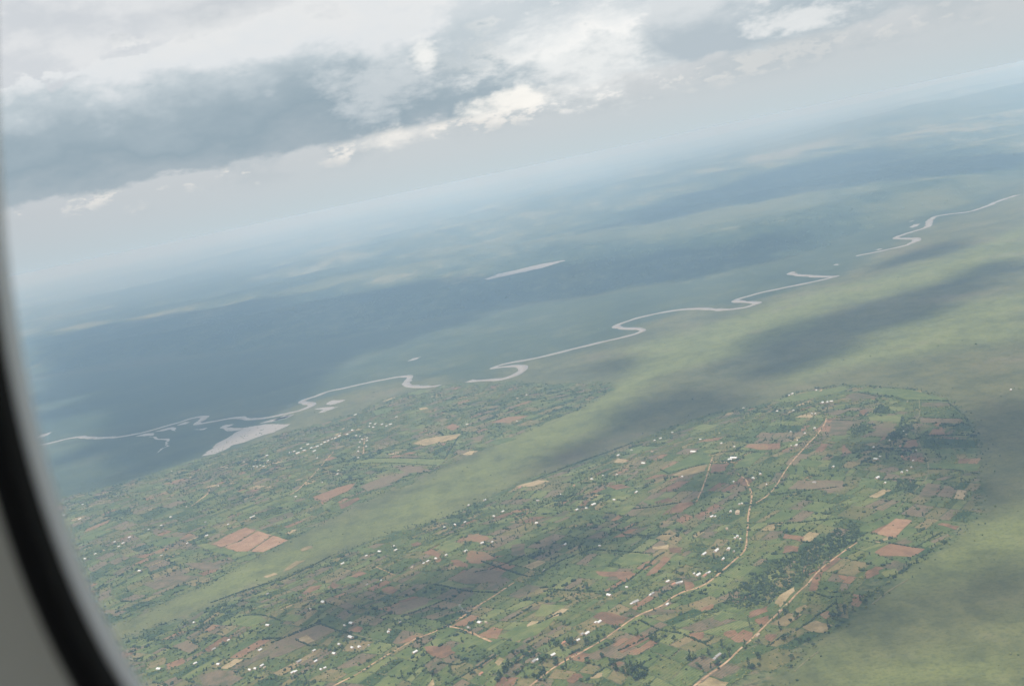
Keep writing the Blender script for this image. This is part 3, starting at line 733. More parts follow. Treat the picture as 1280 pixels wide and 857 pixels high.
 (267.3, 811.7, 1, 'grey'),
 (244.1, 829.3, 1.3, 'white'),
 (273.4, 830.4, 1.2, 'white'),
 (199.1, 836.3, 1.3, 'white'),
 (319.6, 835.8, 1.2, 'white'),
 (327.3, 832.3, 1.1, 'white'),
 (312.8, 837.5, 0.9, 'white'),
 (330.8, 834.4, 0.9, 'tan'),
]
hedge_list = [
 [(693.8, 736.8), (727.5, 738.5), (761.2, 740.0)],
 [(761.2, 740.0), (780.0, 729.2), (800.0, 714.2), (820.0, 696.8), (830.0, 690.5)],
 [(665.0, 758.0), (640.0, 773.0)],
 [(700.0, 766.0), (672.5, 779.2)],
 [(738.8, 686.8), (780.0, 689.2), (815.0, 691.8)],
 [(747.5, 684.2), (702.5, 700.5), (677.5, 715.5)],
 [(773.8, 813.0), (800.0, 800.5), (822.5, 788.0)],
 [(712.5, 818.0), (747.5, 799.2)],
 [(780.0, 840.5), (815.0, 823.0)],
 [(732.5, 850.5), (765.0, 829.2), (780.0, 823.0)],
 [(800.0, 775.5), (825.0, 786.8), (855.0, 793.0), (890.0, 809.2)],
 [(780.0, 668.0), (810.0, 669.2), (840.0, 667.5)],
 [(860.0, 795.5), (880.0, 803.0), (892.5, 795.5)],
 [(960.0, 655.0), (997.5, 653.0), (1052.5, 647.5)],
 [(1092.5, 675.5), (1120.0, 680.0), (1145.0, 684.2)],
 [(1017.5, 740.5), (1035.0, 746.0), (1052.5, 745.5)],
 [(1145.0, 684.2), (1177.5, 665.5)],
 [(960.0, 808.0), (975.0, 796.8), (1005.0, 781.8), (1045.0, 753.0)],
 [(1035.2, 524.6), (1070.3, 525.3), (1085.4, 515.8)],
 [(1072.9, 490.2), (1095.4, 495.2), (1100.4, 495.7)],
 [(1149.3, 522.0), (1175.7, 522.8), (1203.3, 523.3)],
 [(1135.5, 500.7), (1160.6, 500.2), (1185.7, 501.2)],
 [(1159.4, 586.0), (1190.7, 587.2), (1224.6, 592.3)],
 [(1100.4, 599.8), (1130.5, 599.8), (1155.6, 601.0)],
 [(1067.8, 564.7), (1110.5, 560.9), (1150.6, 559.7)],
 [(1158.1, 544.6), (1190.7, 543.9), (1223.3, 544.6)],
 [(965.0, 618.6), (997.6, 614.8), (1047.8, 608.6)],
 [(1185.7, 503.2), (1200.8, 515.8)],
 [(833.1, 592.3), (853.2, 587.2), (880.8, 579.7)],
 [(888.3, 568.4), (905.8, 564.7), (948.5, 564.7)],
 [(790.5, 636.2), (815.5, 633.6), (853.2, 627.4)],
 [(665.1, 601.0), (715.2, 581.0), (760.4, 564.7), (790.5, 553.4)],
 [(835.6, 592.3), (825.6, 587.2)],
 [(502.5, 770.5), (530.0, 760.5), (557.5, 749.2)],
 [(543.8, 730.5), (557.5, 733.0), (590.0, 739.2), (622.5, 740.5)],
 [(340.0, 803.0), (372.5, 790.5), (400.0, 779.2)],
 [(400.0, 779.2), (420.0, 786.8), (440.0, 791.8)],
 [(655.0, 694.2), (620.0, 709.2), (592.5, 715.5)],
 [(602.5, 701.8), (635.0, 713.0), (660.0, 720.5)],
 [(557.5, 855.5), (590.0, 838.0), (625.0, 815.5)],
 [(550.0, 828.0), (572.5, 830.5), (585.0, 823.0)],
 [(540.0, 790.5), (560.0, 781.8), (572.5, 774.2)],
 [(370.0, 799.2), (387.5, 806.8), (397.5, 805.5)],
 [(350.0, 725.5), (372.5, 715.5), (412.5, 695.5)],
 [(455.4, 573.5), (503.0, 572.2), (555.7, 573.5)],
 [(450.3, 579.2), (500.5, 579.2), (545.6, 581.5)],
 [(555.7, 573.5), (573.2, 545.9)],
 [(365.1, 550.9), (390.2, 552.1), (412.7, 548.4)],
 [(303.9, 769.5), (325.0, 768.3), (353.1, 776.5)],
 [(334.4, 797.6), (357.8, 795.3), (400.0, 776.5)],
 [(264.0, 753.1), (306.2, 737.9), (348.4, 725.0)],
]
wood_areas = [
 [(640, 306), (700, 306), (790, 303), (920, 284), (1016, 264), (1060, 268), (1130, 285), (1080, 305), (1060, 312), (991, 322), (880, 351), (765, 366), (640, 381), (560, 400), (470, 425), (380, 470), (300, 495), (150, 530), (30, 540), (20, 425), (200, 395), (330, 372), (480, 352), (600, 345)],
 [(700, 290), (840, 246), (991, 205), (1091, 185), (1180, 178), (1290, 185), (1290, 215), (1180, 222), (1091, 230), (1000, 236), (911, 256), (800, 280)],
 [(40, 405), (180, 375), (330, 345), (480, 325), (560, 320), (430, 345), (260, 378), (60, 415)],
 [(100, 372), (300, 335), (420, 325), (300, 350), (120, 385)],
]
pale_areas = [
 [(700, 300), (840, 272), (911, 258), (1000, 240), (1140, 232), (1060, 250), (960, 270), (860, 292), (760, 305)],
 [(1080, 262), (1180, 230), (1290, 205), (1290, 232), (1200, 252), (1120, 275)],
 [(970, 300), (1060, 270), (1130, 268), (1110, 290), (1030, 310), (980, 320)],
 [(860, 175), (1000, 155), (1130, 130), (1290, 100), (1290, 130), (1100, 165), (950, 190)],
 [(300, 355), (480, 328), (640, 295), (680, 300), (520, 335), (340, 372)],
]
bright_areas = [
 [(1212, 650), (1192, 680), (1120, 722), (1060, 776), (1000, 830), (1030, 838), (1090, 790), (1160, 735), (1240, 700), (1295, 690), (1295, 640), (1240, 648)],  # sunlit strip beside the ridge, its light put into the marsh colour
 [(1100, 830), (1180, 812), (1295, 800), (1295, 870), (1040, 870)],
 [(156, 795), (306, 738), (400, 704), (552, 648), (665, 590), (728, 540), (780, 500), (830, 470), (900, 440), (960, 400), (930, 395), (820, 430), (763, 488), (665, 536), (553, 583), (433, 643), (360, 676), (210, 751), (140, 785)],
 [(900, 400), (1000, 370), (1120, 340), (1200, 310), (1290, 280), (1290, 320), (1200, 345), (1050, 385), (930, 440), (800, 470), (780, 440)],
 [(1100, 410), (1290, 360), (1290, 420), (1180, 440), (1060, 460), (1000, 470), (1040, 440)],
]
shade_areas = [
 [(895, 470), (950, 405), (1040, 388), (1130, 368), (1200, 338), (1260, 325), (1260, 360), (1160, 400), (1060, 440), (1010, 472), (940, 492)],
 [(770, 515), (830, 492), (900, 490), (960, 505), (900, 518), (840, 535), (760, 562), (700, 588), (660, 585), (700, 550)],
 [(680, 470), (760, 440), (812, 446), (780, 465), (740, 480), (680, 484)],
 [(1300, 430), (1200, 455), (1180, 500), (1215, 560), (1225, 650), (1310, 640)],
 [(1300, 700), (1180, 740), (1090, 768), (1020, 805), (1060, 815), (1150, 795), (1300, 790)],
 [(540, 700), (700, 655), (860, 610), (940, 650), (800, 700), (690, 745), (560, 770), (420, 815), (180, 850), (170, 800), (400, 750)],
 [(1110, 520), (1225, 530), (1225, 640), (1150, 640), (1060, 620), (960, 640), (960, 610), (1060, 590)],
 [(30, 425), (250, 385), (420, 362), (600, 343), (830, 312), (1000, 285), (1060, 300), (991, 322), (850, 352), (640, 385), (520, 430), (420, 470), (330, 540), (200, 590), (60, 640), (20, 560)],
 [(720, 290), (840, 246), (991, 205), (1091, 186), (1290, 190), (1290, 212), (1091, 230), (911, 258), (800, 282)],
 [(1040, 345), (1110, 325), (1200, 300), (1240, 300), (1180, 320), (1100, 345)],
]
reed_areas = [
 [(20, 565), (245, 524), (390, 502), (500, 476), (610, 474), (660, 452), (780, 421), (800, 407), (850, 387), (940, 379), (1040, 347), (1100, 315), (1150, 286), (1250, 252), (1290, 222), (1130, 276), (991, 322), (880, 351), (765, 367), (640, 382), (420, 425), (20, 478)],
 [(20, 560), (250, 524), (380, 518), (330, 545), (250, 578), (60, 640), (20, 640)],
]


# ------------------------------------------------------------------ terrain
def axis(lo, hi, step, out_lo, out_hi, g):
    v = list(np.arange(lo, hi + 1, step)); s = step
    while v[-1] < out_hi: s *= g; v.append(v[-1] + s)
    s = step; head = [v[0]]
    while head[-1] > out_lo: s *= g; head.append(head[-1] - s)
    return np.array(head[:0:-1] + v)
xs = axis(-2400, 2400, 20, -90000, 90000, 1.03)
ys = axis(1300, 6400, 20, -6000, 150000, 1.022)
GX, GY = np.meshgrid(xs, ys)
spur, penin = flat(spur_outline), flat(peninsula_outline)
edge_pts = flat([(-40, 478), (150, 452), (300, 440), (420, 425), (560, 396), (640, 382), (765, 367), (880, 352), (991, 322), (1060, 303), (1130, 276), (1200, 256), (1290, 222)])
edge_pts = edge_pts[np.argsort(edge_pts[:, 0])]

warp = (fbm(GX / 160, GY / 160, 3, 4) - 0.5)
fs = near_sdf(GX, GY, spur, 400) + warp * 50
fp = near_sdf(GX, GY, penin, 400) + warp * 60
up_d = GY - np.interp(GX, edge_pts[:, 0], edge_pts[:, 1]) + (fbm(GX / 900, GY / 900, 5, 3) - 0.5) * 700
def relief(x, y, fs, fp, ud):
    z = 34 * smooth01(fs, -10, 420) + 5 * smooth01(fs, -5, 60) * (fbm(x / 240, y / 240, 9, 3) - 0.2)
    z = z + 18 * smooth01(fp, -10, 380) + 4 * smooth01(fp, -5, 60) * (fbm(x / 240, y / 240, 10, 3) - 0.2)
    r = 1 - np.abs(2 * fbm(x / 5200 + 3.3, y / 2600, 21, 5) - 1)
    z = z + smooth01(ud, -50, 1400) * (8 + 95 * np.clip(r - 0.25, 0, 1) ** 1.3 + 40 * fbm(x / 800, y / 600, 23, 4))
    r2 = 1 - np.abs(2 * fbm(x / 11000 + 1.7, y / 5000 + 8.1, 31, 5) - 1)
    z = z + smooth01(ud, 2500, 12000) * 230 * np.clip(r2 - 0.2, 0, 1) * (1 + 1.0 * smooth01(x / np.maximum(y, 1), 0.1, 0.4))
    r3 = fbm(x / 24000, y / 14000, 41, 4)
    z = z + smooth01(ud, 14000, 45000) * 330 * np.clip(r3 - 0.25, 0, 1) * (1 + 0.5 * smooth01(x / np.maximum(y, 1), 0.15, 0.45))
    return z
GZ = relief(GX, GY, fs, fp, up_d)

def bil(grid, x, y):
    x, y = np.asarray(x, float), np.asarray(y, float)
    i = np.clip(np.searchsorted(xs, x) - 1, 0, len(xs) - 2); j = np.clip(np.searchsorted(ys, y) - 1, 0, len(ys) - 2)
    fx = np.clip((x - xs[i]) / (xs[i + 1] - xs[i]), 0, 1); fy = np.clip((y - ys[j]) / (ys[j + 1] - ys[j]), 0, 1)
    return (grid[j, i] * (1 - fx) + grid[j, i + 1] * fx) * (1 - fy) + (grid[j + 1, i] * (1 - fx) + grid[j + 1, i + 1] * fx) * fy
def ground_z(x, y): return bil(GZ, x, y)

def drop(px, py):
    """where the line of sight through a photo pixel first meets the terrain"""
    v = ray(px, py)
    t0 = (ALT - 420) / max(-v[2], 1e-4); t1 = min(ALT / max(-v[2], 1e-4) + 5, 120000)
    t = np.linspace(min(t0, t1), t1, 500); p = EYE + v[None] * t[:, None]
    below = p[:, 2] <= ground_z(p[:, 0], p[:, 1])
    k = int(np.argmax(below)) if below.any() else len(t) - 1
    if k == 0: return p[0, :2]
    ta, tb = t[k - 1], t[k]
    for _ in range(12):
        tm = 0.5 * (ta + tb); q = EYE + v * tm
        if q[2] <= ground_z(q[0], q[1]): tb = tm
        else: ta = tm
    return (EYE + v * tb)[:2]
def dropped(pts): return np.array([drop(*p) for p in pts])

def to_photo(p):
    q = np.asarray(p, float) - EYE; dep = q @ fwd
    return 640 + FOCAL * (q @ cam_right) / dep, 428.5 - FOCAL * (q @ cam_up) / dep, dep

# the far lake lies level: flatten the land round it
lake = dropped(next(p for n, p in pond_list if n.startswith('far narrow')))
lk = smooth01(near_sdf(GX, GY, lake, 900), -700, 20)
GZ = GZ * (1 - lk) + lk * float(np.mean(ground_z(*lake.T)))

def cover(areas, margin, soft, wob):
    out = np.zeros(GX.shape); k = (fbm(GX / wob, GY / wob, 51, 4) - 0.5)
    for a in areas:
        out = np.maximum(out, smooth01(near_sdf(GX, GY, dropped(a), margin) + k * wob * 0.9, -soft, soft))
    return out
farm = smooth01(np.maximum(fs, fp), -6, 10)
wood = cover(wood_areas, 1500, 220, 700)
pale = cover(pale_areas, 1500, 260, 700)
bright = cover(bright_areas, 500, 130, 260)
reedbed = cover(reed_areas, 400, 90, 220)
upland = smooth01(up_d, -120, 160)

nx, ny = len(xs), len(ys)
idx = np.arange(nx * ny).reshape(ny, nx)
quads = np.stack([idx[:-1, :-1], idx[:-1, 1:], idx[1:, 1:], idx[1:, :-1]], -1).reshape(-1, 4)
gm = mesh('ground', np.stack([GX, GY, GZ], -1).reshape(-1, 3), quads, smooth=True)
for nm, v in (('farm', farm), ('wood', wood), ('pale', pale), ('bright', bright), ('upland', upland), ('reed', reedbed)):
    float_attr(gm, nm, v.ravel())

M_GROUND, N = mat('ground_cover')
geo = N.n('ShaderNodeNewGeometry').outputs['Position']
P = N.scaled(geo, (1, 1, 0.0))
# wetland: papyrus and grasses, mottled
w1 = N.noise(P, 1 / 420, 5, 0.6, 0.4); w2 = N.noise(P, 1 / 130, 6, 0.66, 0.4); w3 = N.noise(P, 1 / 9, 3, 0.7)
w4 = N.noise(P, 1 / 34, 4, 0.68); w5 = N.noise(N.scaled(P, (0.55, 0.3, 1)), 1 / 22, 3, 0.6)
wq = N.math('ADD', N.math('ADD', N.math('MULTIPLY', w2, 0.34), N.math('MULTIPLY', w1, 0.44)), N.math('MULTIPLY', w4, 0.22))
wet = N.ramp(wq, [(0.36, (.052, .058, .028)), (0.46, (.078, .084, .038)), (0.53, (.104, .106, .047)), (0.60, (.130, .124, .060)), (0.70, (.138, .116, .074))])
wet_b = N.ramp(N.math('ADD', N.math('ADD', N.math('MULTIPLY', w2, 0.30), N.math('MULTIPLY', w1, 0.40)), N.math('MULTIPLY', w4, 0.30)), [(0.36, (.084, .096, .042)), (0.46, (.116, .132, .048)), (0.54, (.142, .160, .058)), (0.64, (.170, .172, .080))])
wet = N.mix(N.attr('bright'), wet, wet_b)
wet = N.mix(N.math('MULTIPLY', N.step(w1, 0.57, 0.70), 0.4), wet, (.120, .098, .066))
wet = N.mix(N.math('MULTIPLY', N.step(w5, 0.46, 0.66), 0.42), wet, N.mix(0.62, wet, (.024, .034, .018)))
wet = N.mix(N.math('MULTIPLY', N.step(w3, 0.46, 0.66), 0.55), wet, N.mix(0.62, wet, (.022, .032, .017)))
# farmed ridges: short grass, weeds and young crops between the plots
f1 = N.noise(P, 1 / 70, 5, 0.62); f2 = N.noise(P, 1 / 12, 4, 0.65)
fm = N.ramp(f1, [(0.34, (.044, .066, .028)), (0.46, (.072, .096, .036)), (0.55, (.115, .120, .054)), (0.66, (.155, .120, .074))])
fm = N.mix(N.step(f2, 0.44, 0.62), fm, N.mix(0.65, fm, (.016, .034, .012)))
# uplands beyond the river: savanna, fields and woodland
u1 = N.noise(N.scaled(P, (0.8, 0.5, 1)), 1 / 2600, 6, 0.62, 0.6); u2 = N.noise(N.scaled(P, (1.0, 0.45, 1)), 1 / 620, 6, 0.70, 0.4); u3 = N.noise(N.scaled(P, (1, 0.5, 1)), 1 / 90, 4, 0.7)
um = N.math('ADD', N.math('ADD', N.math('MULTIPLY', u1, 0.36), N.math('MULTIPLY', u2, 0.46)), N.math('MULTIPLY', u3, 0.18))
up = N.ramp(um, [(0.41, (.016, .032, .022)), (0.47, (.040, .060, .032)), (0.52, (.075, .090, .045)), (0.57, (.16, .16, .088)), (0.64, (.215, .188, .125))])
wd = N.ramp(N.math('ADD', N.math('MULTIPLY', u2, 0.55), N.math('MULTIPLY', u3, 0.45)), [(0.38, (.012, .024, .016)), (0.50, (.024, .042, .024)), (0.58, (.050, .070, .034)), (0.68, (.13, .125, .065))])
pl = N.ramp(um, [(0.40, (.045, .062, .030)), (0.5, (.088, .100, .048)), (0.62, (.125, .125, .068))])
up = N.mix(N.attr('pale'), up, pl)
up = N.mix(N.math('MULTIPLY', N.attr('wood'), 0.92), up, wd)
wet = N.mix(N.math('MULTIPLY', N.attr('reed'), 0.78), wet, N.ramp(wq, [(0.38, (.020, .036, .024)), (0.52, (.036, .056, .034)), (0.64, (.070, .086, .046))]))
wet = N.mix(N.math('MULTIPLY', N.attr('wood'), 0.85), wet, N.mix(0.6, wet, (.022, .040, .024)))
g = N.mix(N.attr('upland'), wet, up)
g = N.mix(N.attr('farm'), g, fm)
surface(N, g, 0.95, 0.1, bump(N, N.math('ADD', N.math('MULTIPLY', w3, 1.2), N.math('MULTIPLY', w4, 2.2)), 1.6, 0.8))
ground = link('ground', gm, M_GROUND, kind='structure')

# ------------------------------------------------------------------ water
M_WATER, N = mat('silty_water')
P = N.n('ShaderNodeNewGeometry').outputs['Position']
surface(N, N.mix(N.noise(P, 1 / 120, 4), (.19, .165, .15), (.25, .225, .205)), 0.30, 0.22, bump(N, N.noise(P, 0.25, 3), 0.03, 0.5))

def curve(pts, step):
    """Catmull-Rom through the points, resampled"""
    p = np.vstack([2 * pts[0] - pts[1], pts, 2 * pts[-1] - pts[-2]]); out = []
    for i in range(1, len(p) - 2):
        L = np.linalg.norm(p[i + 1] - p[i]); n = max(1, int(L / step))
        for t in np.arange(n) / n:
            out.append(0.5 * (2 * p[i] + (p[i + 1] - p[i - 1]) * t + (2 * p[i - 1] - 5 * p[i] + 4 * p[i + 1] - p[i + 2]) * t * t + (3 * p[i] - p[i - 1] - 3 * p[i + 1] + p[i + 2]) * t ** 3))
    out.append(p[-2]); return np.array(out)

def ribbon(pts, width, lift, skirt, wob=0.12, seed=0):
    """a raised strip that follows the terrain, with closed sides"""
    tan = np.gradient(pts, axis=0); tan /= np.linalg.norm(tan, axis=1)[:, None] + 1e-9
    nor = np.stack([-tan[:, 1], tan[:, 0]], 1); s = np.arange(len(pts))
    wl = width / 2 * (1 + wob * 2 * (vnoise(s * 0.35, s * 0 + seed, 3) - 0.5)); wr = width / 2 * (1 + wob * 2 * (vnoise(s * 0.35, s * 0 + seed, 8) - 0.5))
    L, Rr = pts + nor * wl[:, None], pts - nor * wr[:, None]
    zl, zr = ground_z(*L.T), ground_z(*Rr.T); zc = ground_z(*pts.T)
    zl, zr = np.maximum(zl, zc) + lift, np.maximum(zr, zc) + lift
    v = np.stack([np.c_[L, zl - skirt], np.c_[L, zl], np.c_[Rr, zr], np.c_[Rr, zr - skirt]], 1).reshape(-1, 3)
    k = np.arange(len(pts) - 1) * 4
    f = np.concatenate([np.stack([k + a + 1, k + a, k + a + 4, k + a + 5], 1) for a in range(3)])
    return v, f

def sheet(poly, lift, skirt=0.5, cell=25.0):
    """a polygon draped on the terrain: an inner fan ring grid with closed sides"""
    poly = np.asarray(poly)
    if np.sum(poly[:, 0] * np.roll(poly[:, 1], -1) - np.roll(poly[:, 0], -1) * poly[:, 1]) < 0: poly = poly[::-1]
    ring = []
    for a, b in zip(poly, np.roll(poly, -1, 0)):
        n = max(1, int(np.linalg.norm(b - a) / cell)); ring += [a + (b - a) * t for t in np.arange(n) / n]
    ring = np.array(ring); cen = ring.mean(0); n = len(ring)
    depth = max(1, int(np.linalg.norm(ring - cen, axis=1).max() / cell))
    V = [np.c_[ring, ground_z(*ring.T) + lift - skirt]]
    for q in range(depth):
        w = cen + (ring - cen) * (1 - q / depth); V.append(np.c_[w, ground_z(*w.T) + lift])
    V.append(np.array([[*cen, float(ground_z(*cen)) + lift]]))
    F = []
    i = np.arange(n); j = (i + 1) % n
    for q in range(depth): F += np.stack([i + q * n, j + q * n, j + (q + 1) * n, i + (q + 1) * n], 1).tolist()
    F += [[a + depth * n, b + depth * n, (depth + 1) * n] for a, b in zip(i, j)]
    return np.vstack(V), [tuple(f) for f in F]

for k, pts in enumerate((river_a, river_b, river_c)):
    mid = curve(flat(pts), 14)
    for _ in range(5): mid[1:-1] = mid[1:-1] * 0.5 + (mid[:-2] + mid[2:]) * 0.25          # rounded bends
    v, f = ribbon(mid, (37, 39, 42)[k], 0.30, 0.6, 0.34, k)
    link('river', mesh('river', v, f, True), M_WATER, kind='structure')
pond_shapes = []
for phrase, pts in pond_list:
    poly = dropped(pts); pond_shapes.append(poly)
    big = np.array([p for a, b in zip(poly, np.roll(poly, -1, 0)) for p in (a * (1 - t) + b * t for t in (0, .2, .4, .6, .8))])
    wob_ = float(np.clip(0.07 * np.linalg.norm(np.ptp(big, 0)), 14, 150))
    big += (np.stack([fbm(big[:, 0] / wob_, big[:, 1] / wob_, 4, 3), fbm(big[:, 0] / wob_, big[:, 1] / wob_, 5, 3)], 1) - 0.5) * wob_ * 1.3
    level = float(np.max(ground_z(*big.T))) + 0.36
    tri = tessellate_polygon([[Vector((*p, 0)) for p in big]]); n = len(big)
    v = np.vstack([np.c_[big, np.full(n, level)], np.c_[big, np.full(n, level - 1.0)]])
    f = [t if np.cross(big[t[1]] - big[t[0]], big[t[2]] - big[t[0]]) > 0 else t[::-1] for t in tri]
    f += [(i + n, (i + 1) % n + n, (i + 1) % n, i) for i in range(n)]
    link('pond', mesh('pond', v, f), M_WATER, kind='structure', label=phrase)

# ------------------------------------------------------------------ roads and footpaths
M_DIRT, N = mat('orange_dirt')
P = N.n('ShaderNodeNewGeometry').outputs['Position']
surface(N, N.ramp(N.noise(P, 1 / 14, 4, 0.65), [(0.34, (.15, .12, .065)), (0.44, (.26, .175, .105)), (0.55, (.36, .235, .140)), (0.68, (.46, .33, .22))]), 0.95, 0.1)
M_TRACK, N = mat('pale_grassy_track')
P = N.n('ShaderNodeNewGeometry').outputs['Position']
surface(N, N.ramp(N.noise(P, 1 / 18, 4, 0.65), [(0.35, (.10, .105, .048)), (0.5, (.15, .14, .072)), (0.7, (.21, .18, .105))]), 0.95, 0.1)
road_lines = []
for k, (phrase, width, pts) in enumerate(road_list):
    width *= 0.58 if 'footpath' not in phrase else 0.6; line = curve(dropped(pts), 9); pathlike = 'pale' in phrase or 'faint' in phrase or 'footpath' in phrase
    road_lines.append((phrase, width, line))
    v, f = ribbon(line, width, 1.0 + 0.006 * k, 1.6, 0.3, k)
    link('footpath' if 'footpath' in phrase else 'dirt_road', mesh('dirt_road', v, f), M_TRACK if pathlike else M_DIRT, kind='structure', label=phrase)
road_pts = np.vstack([l for _, _, l in road_lines]); road_w = np.concatenate([np.full(len(l), w) for _, w, l in road_lines])
def nearest(P, Q):
    """distance from each point of P to the nearest of Q"""
    out = np.empty(len(P))
    for a in range(0, len(P), 2000): out[a:a + 2000] = np.sqrt(((P[a:a + 2000, None] - Q[None]) ** 2).sum(2)).min(1)
    return out

# ------------------------------------------------------------------ fields
U45, V45 = np.array([math.cos(R(45)), math.sin(R(45))]), np.array([-math.sin(R(45)), math.cos(R(45))])
def crop(name, stops, row=0.0, row_len=5.0, fine=0.5, dark=(.02, .035, .014)):
    m, N = mat(name)
    P = N.scaled(N.n('ShaderNodeNewGeometry').outputs['Position'], (1, 1, 0))
    a, b = N.noise(P, 1 / 26, 4, 0.62), N.noise(P, 1 / 5, 3, 0.65)
    tint = N.math('MULTIPLY', N.math('SUBTRACT', N.attr('tint'), 0.5), 0.34)
    q = N.math('ADD', N.math('ADD', N.math('MULTIPLY', N.math('SUBTRACT', a, 0.5), 1.15), N.math('MULTIPLY', N.math('SUBTRACT', b, 0.5), 0.75)), N.math('ADD', tint, 0.5))
    colr = N.ramp(q, stops)
    colr = N.mix(N.math('MULTIPLY', N.step(b, 0.50, 0.66), fine), colr, dark)
    if row:
        w = N.n('ShaderNodeTexWave', wave_type='BANDS', bands_direction='X')
        r = N.n('ShaderNodeVectorRotate', rotation_type='Z_AXIS'); N.put(r.inputs['Vector'], P); r.inputs['Angle'].default_value = R(45)
        N.put(w.inputs['Vector'], r.outputs[0]); w.inputs['Scale'].default_value = 0.314 / row_len; w.inputs['Distortion'].default_value = 1.2; w.inputs['Detail'].default_value = 2
        w.inputs['Detail Scale'].default_value = 0.2
        colr = N.mix(N.math('MULTIPLY', N.step(w.outputs['Fac'], 0.55, 0.9), row), colr, dark)
    surface(N, colr, 0.95, 0.1, bump(N, b, 0.9, 0.7))
    return m
CROPS = {
    'rust': crop('rust_soil', [(0.28, (.115, .070, .042)), (0.45, (.175, .098, .058)), (0.62, (.225, .130, .075)), (0.78, (.17, .13, .07))], 0.25, 5, 0.25),
    'striped': crop('striped_soil', [(0.3, (.19, .112, .065)), (0.5, (.25, .150, .090)), (0.7, (.28, .185, .115))], 0.0, 9, 0.15),
    'tan': crop('tan_soil', [(0.3, (.16, .125, .062)), (0.5, (.24, .185, .098)), (0.7, (.32, .250, .150))], 0.0, 5, 0.2),
    'green': crop('bright_crop', [(0.28, (.072, .100, .034)), (0.5, (.112, .136, .046)), (0.72, (.158, .166, .064))], 0.3, 5, 0.3),
    'dark': crop('dark_crop', [(0.3, (0.032, 0.056, 0.021)), (0.5, (0.051, 0.076, 0.028)), (0.7, (0.081, 0.098, 0.036))], 0.2, 5, 0.5),
    'muted': crop('fallow_soil', [(0.28, (.080, .078, .042)), (0.45, (.130, .100, .062)), (0.62, (.170, .125, .082)), (0.8, (.130, .120, .060))], 0.3, 5, 0.4),
    'mid': crop('mixed_crop', [(0.28, (0.058, 0.084, 0.028)), (0.5, (0.088, 0.111, 0.036)), (0.72, (0.133, 0.134, 0.049))], 0.25, 6, 0.55),
    'weed': crop('weedy_fallow', [(0.28, (0.093, 0.093, 0.038)), (0.5, (0.137, 0.122, 0.053)), (0.72, (0.186, 0.142, 0.074))], 0.0, 6, 0.5),
}
FIELD_NAME = {'rust': 'ploughed_field', 'striped': 'ploughed_field', 'tan': 'bare_plot', 'green': 'crop_field', 'dark': 'crop_field', 'muted': 'fallow_field', 'mid': 'crop_field', 'weed': 'fallow_field'}
open_polys, wood_polys, dark_polys, striped_rows = [], [], [], []
n_fields = 0
for kind, pts in field_list:
    poly = dropped(pts)
    if kind == 'wood': wood_polys.append(poly); continue
    if kind == 'dark': dark_polys.append(poly)
    else: open_polys.append((kind, poly))
    # ragged outline: field edges wander by a metre or three
    big = np.array([p for a, b in zip(poly, np.roll(poly, -1, 0)) for p in (a, a * 0.67 + b * 0.33, a * 0.33 + b * 0.67)])
    big += (np.stack([vnoise(big[:, 0] / 9, big[:, 1] / 9, 4), vnoise(big[:, 0] / 9, big[:, 1] / 9, 5)], 1) - 0.5) * 7
    v, f = sheet(big, 0.62 + 0.012 * (n_fields % 20), 0.8)
    me = mesh('field', v, f); float_attr(me, 'tint', np.full(len(v), rng.random()))
    link(FIELD_NAME[kind], me, CROPS[kind], ground); n_fields += 1

# parcels: each ridge is divided again and again along the two field directions
def divide(u0, u1, v0, v1, out, umax, vmax):
    du, dv_ = u1 - u0, v1 - v0
    if du > umax * (0.75 + 0.6 * random.random()):
        t = u0 + du * random.uniform(0.38, 0.62); divide(u0, t, v0, v1, out, umax, vmax); divide(t, u1, v0, v1, out, umax, vmax)
    elif dv_ > vmax * (0.7 + 0.8 * random.random()):
        t = v0 + dv_ * random.uniform(0.35, 0.65); divide(u0, u1, v0, t, out, umax, vmax); divide(u0, u1, t, v1, out, umax, vmax)
    else: out.append((u0, u1, v0, v1))
parcels = []
for poly, ang, seed in ((spur, 45, 1), (penin, 40, 2)):
    U, V = np.array([math.cos(R(ang)), math.sin(R(ang))]), np.array([-math.sin(R(ang)), math.cos(R(ang))])
    pu, pv = poly @ U, poly @ V; cells = []
    divide(pu.min(), pu.max(), pv.min(), pv.max(), cells, 78, 36)
    for (a, b, c_, d_) in cells:
        q = np.array([U * s + V * t for s, t in ((a + 1.2, c_ + 1.2), (b - 1.2, c_ + 1.2), (b - 1.2, d_ - 1.2), (a + 1.2, d_ - 1.2))])
        q = q + (np.stack([vnoise(q[:, 0] / 170, q[:, 1] / 170, 61), vnoise(q[:, 0] / 170, q[:, 1] / 170, 62)], 1) - 0.5) * 90
        parcels.append((q, poly))
cen = np.array([q.mean(0) for q, _ in parcels])
inside = np.array([min(sdf(q[:, 0], q[:, 1], pl).min(), 1e9) for q, pl in parcels])
keep = inside > -4
parcels = [p[0] for p, k in zip(parcels, keep) if k]; cen = cen[keep]
kinds_p = []
for cx, cy in cen:
    t = 0.55 * vnoise(np.array([cx / 260]), np.array([cy / 260]), 71)[0] + 0.45 * random.random()
    t = 0.40 * t + 0.60 * random.random()
    kinds_p.append('dark' if t < 0.26 else 'mid' if t < 0.42 else 'weed' if t < 0.49 else 'green' if t < 0.60 else 'muted' if t < 0.69 else 'mid' if t < 0.76 else 'rust' if t < 0.80 else 'tan' if t < 0.82 else 'weed')
px_, py_, dep_ = to_photo(np.c_[cen, ground_z(*cen.T)])
in_view = (px_ > 20) & (px_ < 1290) & (py_ < 870)
area = np.array([np.linalg.norm(q[1] - q[0]) * np.linalg.norm(q[3] - q[0]) for q in parcels]) / dep_ ** 3 * in_view
